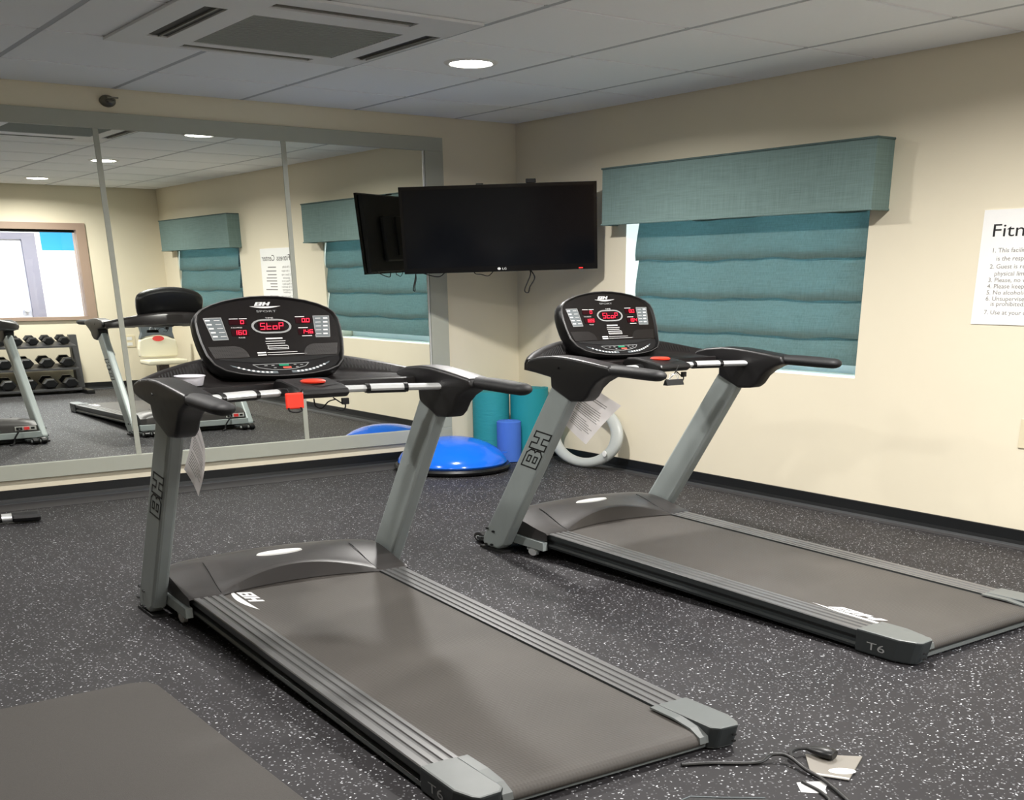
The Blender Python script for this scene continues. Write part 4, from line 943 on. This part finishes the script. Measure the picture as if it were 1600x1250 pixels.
lb = [(-3.296, -6.068), (-3.262, -6.085), (-3.232, -6.104), (-3.240, -6.132), (-3.268, -6.150), (-3.284, -6.170), (-3.334, -6.120)]
tag(prism_z('paper_scrap', lb, 0.0005, 0.0015, M('bright_paper', (252, 252, 252), 0.7), None), 'small torn white paper label lying on the floor beside the cords', 'paper')
by = empty('black_tray', (-3.60, -6.12, 0)); tag(by, 'black tray with a pale rim cut off by the bottom of the picture', 'tray')
xy = [(-3.70, -6.02), (-3.665, -5.972), (-3.62, -5.968), (-3.555, -6.025), (-3.46, -6.10), (-3.46, -6.4), (-3.70, -6.4)]
prism_z('tray_body', [(a+3.60, b+6.12) for a, b in xy], 0.0005, 0.010, BLACK, by)
tube('rim', [(a+3.60, b+6.12, 0.011) for a, b in xy[:5]], 0.0022, PADG, by, seg=8, s=Vector((1, 1, 1)))
for (x, y), lb_ in (((-3.83, -2.63), 'tiny white paper scrap on the floor behind the near treadmill hood'),):
    tag(prism_z('paper_scrap', [(x, y), (x+0.03, y-0.008), (x+0.034, y-0.02), (x+0.006, y-0.014)], 0.0005, 0.003, WHITE, None), lb_, 'paper')
# base tube of the machine standing just outside the picture on the left
em = empty('exercise_machine', (-4.55, -0.62, 0)); tag(em, 'exercise machine foot bar in chrome with a black end cap, at the left edge', 'exercise machine')
fb = tube('foot_bar', [(-0.55, 0.13, 0.035), (0.37, -0.065, 0.035)], 0.023, CHROME, em, seg=20)
bm = bmesh.new(); add_tube(bm, [(0.36, -0.062, 0.035), (0.37, -0.064, 0.035), (0.50, -0.092, 0.035), (0.512, -0.094, 0.035)], [0.0275, 0.030, 0.031, 0.026], 10); obj('end_cap', bm, RUBBER, em)
bm = bmesh.new(); add_tube(bm, [(-0.53, 0.126, 0.035), (-0.66, 0.154, 0.035)], [0.030, 0.031], 10); obj('end_cap', bm, RUBBER, em)
bm = bmesh.new(); add_tube(bm, [(0.285, -0.047, 0.035), (0.305, -0.051, 0.035)], 0.027, 12); obj('strap', bm, BLACKM, em)
tube('frame_tube', spline([(-0.06, 0.03, 0.05), (-0.10, -0.25, 0.16), (-0.22, -0.60, 0.30), (-0.5, -0.9, 0.36)], 6), 0.03, BLACK, em, seg=16)
box('latch', (0.235, 0.295), (-0.052, -0.02), (0.063, 0.115), BLACKM, em, bevel=0.006)

# ------------------------------------------------------------------ dumbbell rack and seat at the far wall (seen in the mirror)
rk_ = empty('dumbbell_rack', (-2.3, -7.98, 0)); tag(rk_, 'dark steel three-tier dumbbell rack below the interior window', 'rack')
RKM = M('rack_grey', (74, 74, 76), 0.45, metal=0.4)
for x in (-0.92, 0.92):
    prism_x('side_post', [(-0.10, 0.05), (0.02, 0.05), (-0.05, 0.70), (-0.14, 0.70)], x-0.045, x+0.045, RKM, rk_, bevel=0.006)
    box('foot', (x-0.05, x+0.05), (-0.20, 0.42), (0.0, 0.0495), BLACK, rk_, bevel=0.01)
SH = [0.605, 0.335, 0.085]
for z in SH:
    prism_x('shelf', [(-0.10, z), (0.22, z-0.045), (0.22, z-0.025), (-0.10, z+0.020)], -0.874, 0.874, RKM, rk_)
RUBH = M('dumbbell_rubber', (20, 21, 23), 0.35)
def dumbbell(loc, size, label, grp):
    o = empty('dumbbell', loc); o.rotation_euler = (math.radians(-7), 0, 0); tag(o, label, 'dumbbell', grp)
    r, L = size
    for s in (-1, 1):
        bm = bmesh.new(); P = []
        for y, k in ((0.055, 0.72), (0.075, 1.0), (0.055+L, 1.0), (0.075+L, 0.75)):
            P.append([bm.verts.new((1.5*r*k*math.cos(math.pi/3*q), s*y, r*0.90+r*k*math.sin(math.pi/3*q))) for q in range(6)])
        for a, b in zip(P, P[1:]):
            for q in range(6): bm.faces.new((a[q], a[(q+1) % 6], b[(q+1) % 6], b[q]))
        bm.faces.new(P[0]); bm.faces.new(P[-1][::-1]); obj('head', bm, RUBH, o)
    tube('handle', [(0, -0.06, r*0.9), (0, 0, r*0.9), (0, 0.06, r*0.9)], [0.011, 0.014, 0.011], CHROME, o, seg=12)
    return o
ORD = ['first', 'second', 'third', 'fourth', 'fifth', 'sixth', 'seventh', 'eighth', 'ninth', 'tenth']
for lv, (z, n, r, L, nm) in enumerate(((SH[0], 9, 0.050, 0.045, 'top'), (SH[1], 7, 0.063, 0.06, 'middle'), (SH[2], 7, 0.066, 0.062, 'bottom'))):
    for k in range(n):
        x = 0.755-(1.51)*k/(n-1)
        dumbbell((-2.3+x, -7.98+0.06, z+0.004), (r, L), 'black hex dumbbell on the %s rack shelf, %s from the corner end' % (nm, ORD[k]), 'dumbbells on the rack')
st = empty('padded_machine_seat', (-0.47, -7.5, 0)); tag(st, 'white and grey padded machine seat with a red oval badge, in the far corner', 'machine seat')
CREAM = M('cream_vinyl', (226, 220, 198), 0.5); SLATE = M('slate_vinyl', (92, 100, 106), 0.55)
def pad(name, outline, y0, y1, mat, par, bev=0.02):
    bm = bmesh.new(); add_prism(bm, outline, lambda p, q: (p[0], q, p[1]), y0, y1); return obj(name, bm, mat, par, bevel=bev, seg=3)
bk = pad('backrest', [(-0.26, 0.42), (0.24, 0.42), (0.25, 0.52), (0.235, 0.62), (0.14, 0.655), (0.04, 0.675), (-0.06, 0.675), (-0.16, 0.66), (-0.245, 0.63), (-0.265, 0.52)], -0.05, 0.03, CREAM, st)
pad('headrest', [(-0.235, 0.64), (-0.15, 0.672), (-0.05, 0.687), (0.04, 0.687), (0.14, 0.668), (0.22, 0.632), (0.20, 0.72), (0.215, 0.84), (-0.225, 0.84), (-0.205, 0.72)], -0.05, 0.025, SLATE, st, 0.01)
bm = bmesh.new(); add_prism(bm, [(0.075*math.cos(2*math.pi*k/24), 0.645+0.033*math.sin(2*math.pi*k/24)) for k in range(24)], lambda p, q: (p[0], q, p[1]), 0.0302, 0.036); obj('red_badge', bm, M('badge_red', (226, 70, 66), 0.5), bk)
sc_ = box('seat_cushion', (-0.25, 0.27), (-0.06, 0.30), (0.335, 0.395), CREAM, st, bevel=0.022, seg=3)
box('seat_post', (-0.07, 0.06), (0.03, 0.16), (0.05, 0.3345), M('brown_post', (74, 62, 58), 0.5), st, bevel=0.008)
box('base_rail', (-0.09, 0.09), (-0.55, 0.5), (0.0, 0.0495), BLACK, st, bevel=0.01)
tube('stabiliser', [(-0.34, 0.42, 0.075), (0.34, 0.42, 0.075)], 0.022, CHROME, st)
for s in (-1, 1):
    bm = bmesh.new(); add_tube(bm, [(s*0.30, 0.42, 0.075), (s*0.42, 0.42, 0.075)], 0.029, 12); obj('end_cap', bm, RUBBER, st)
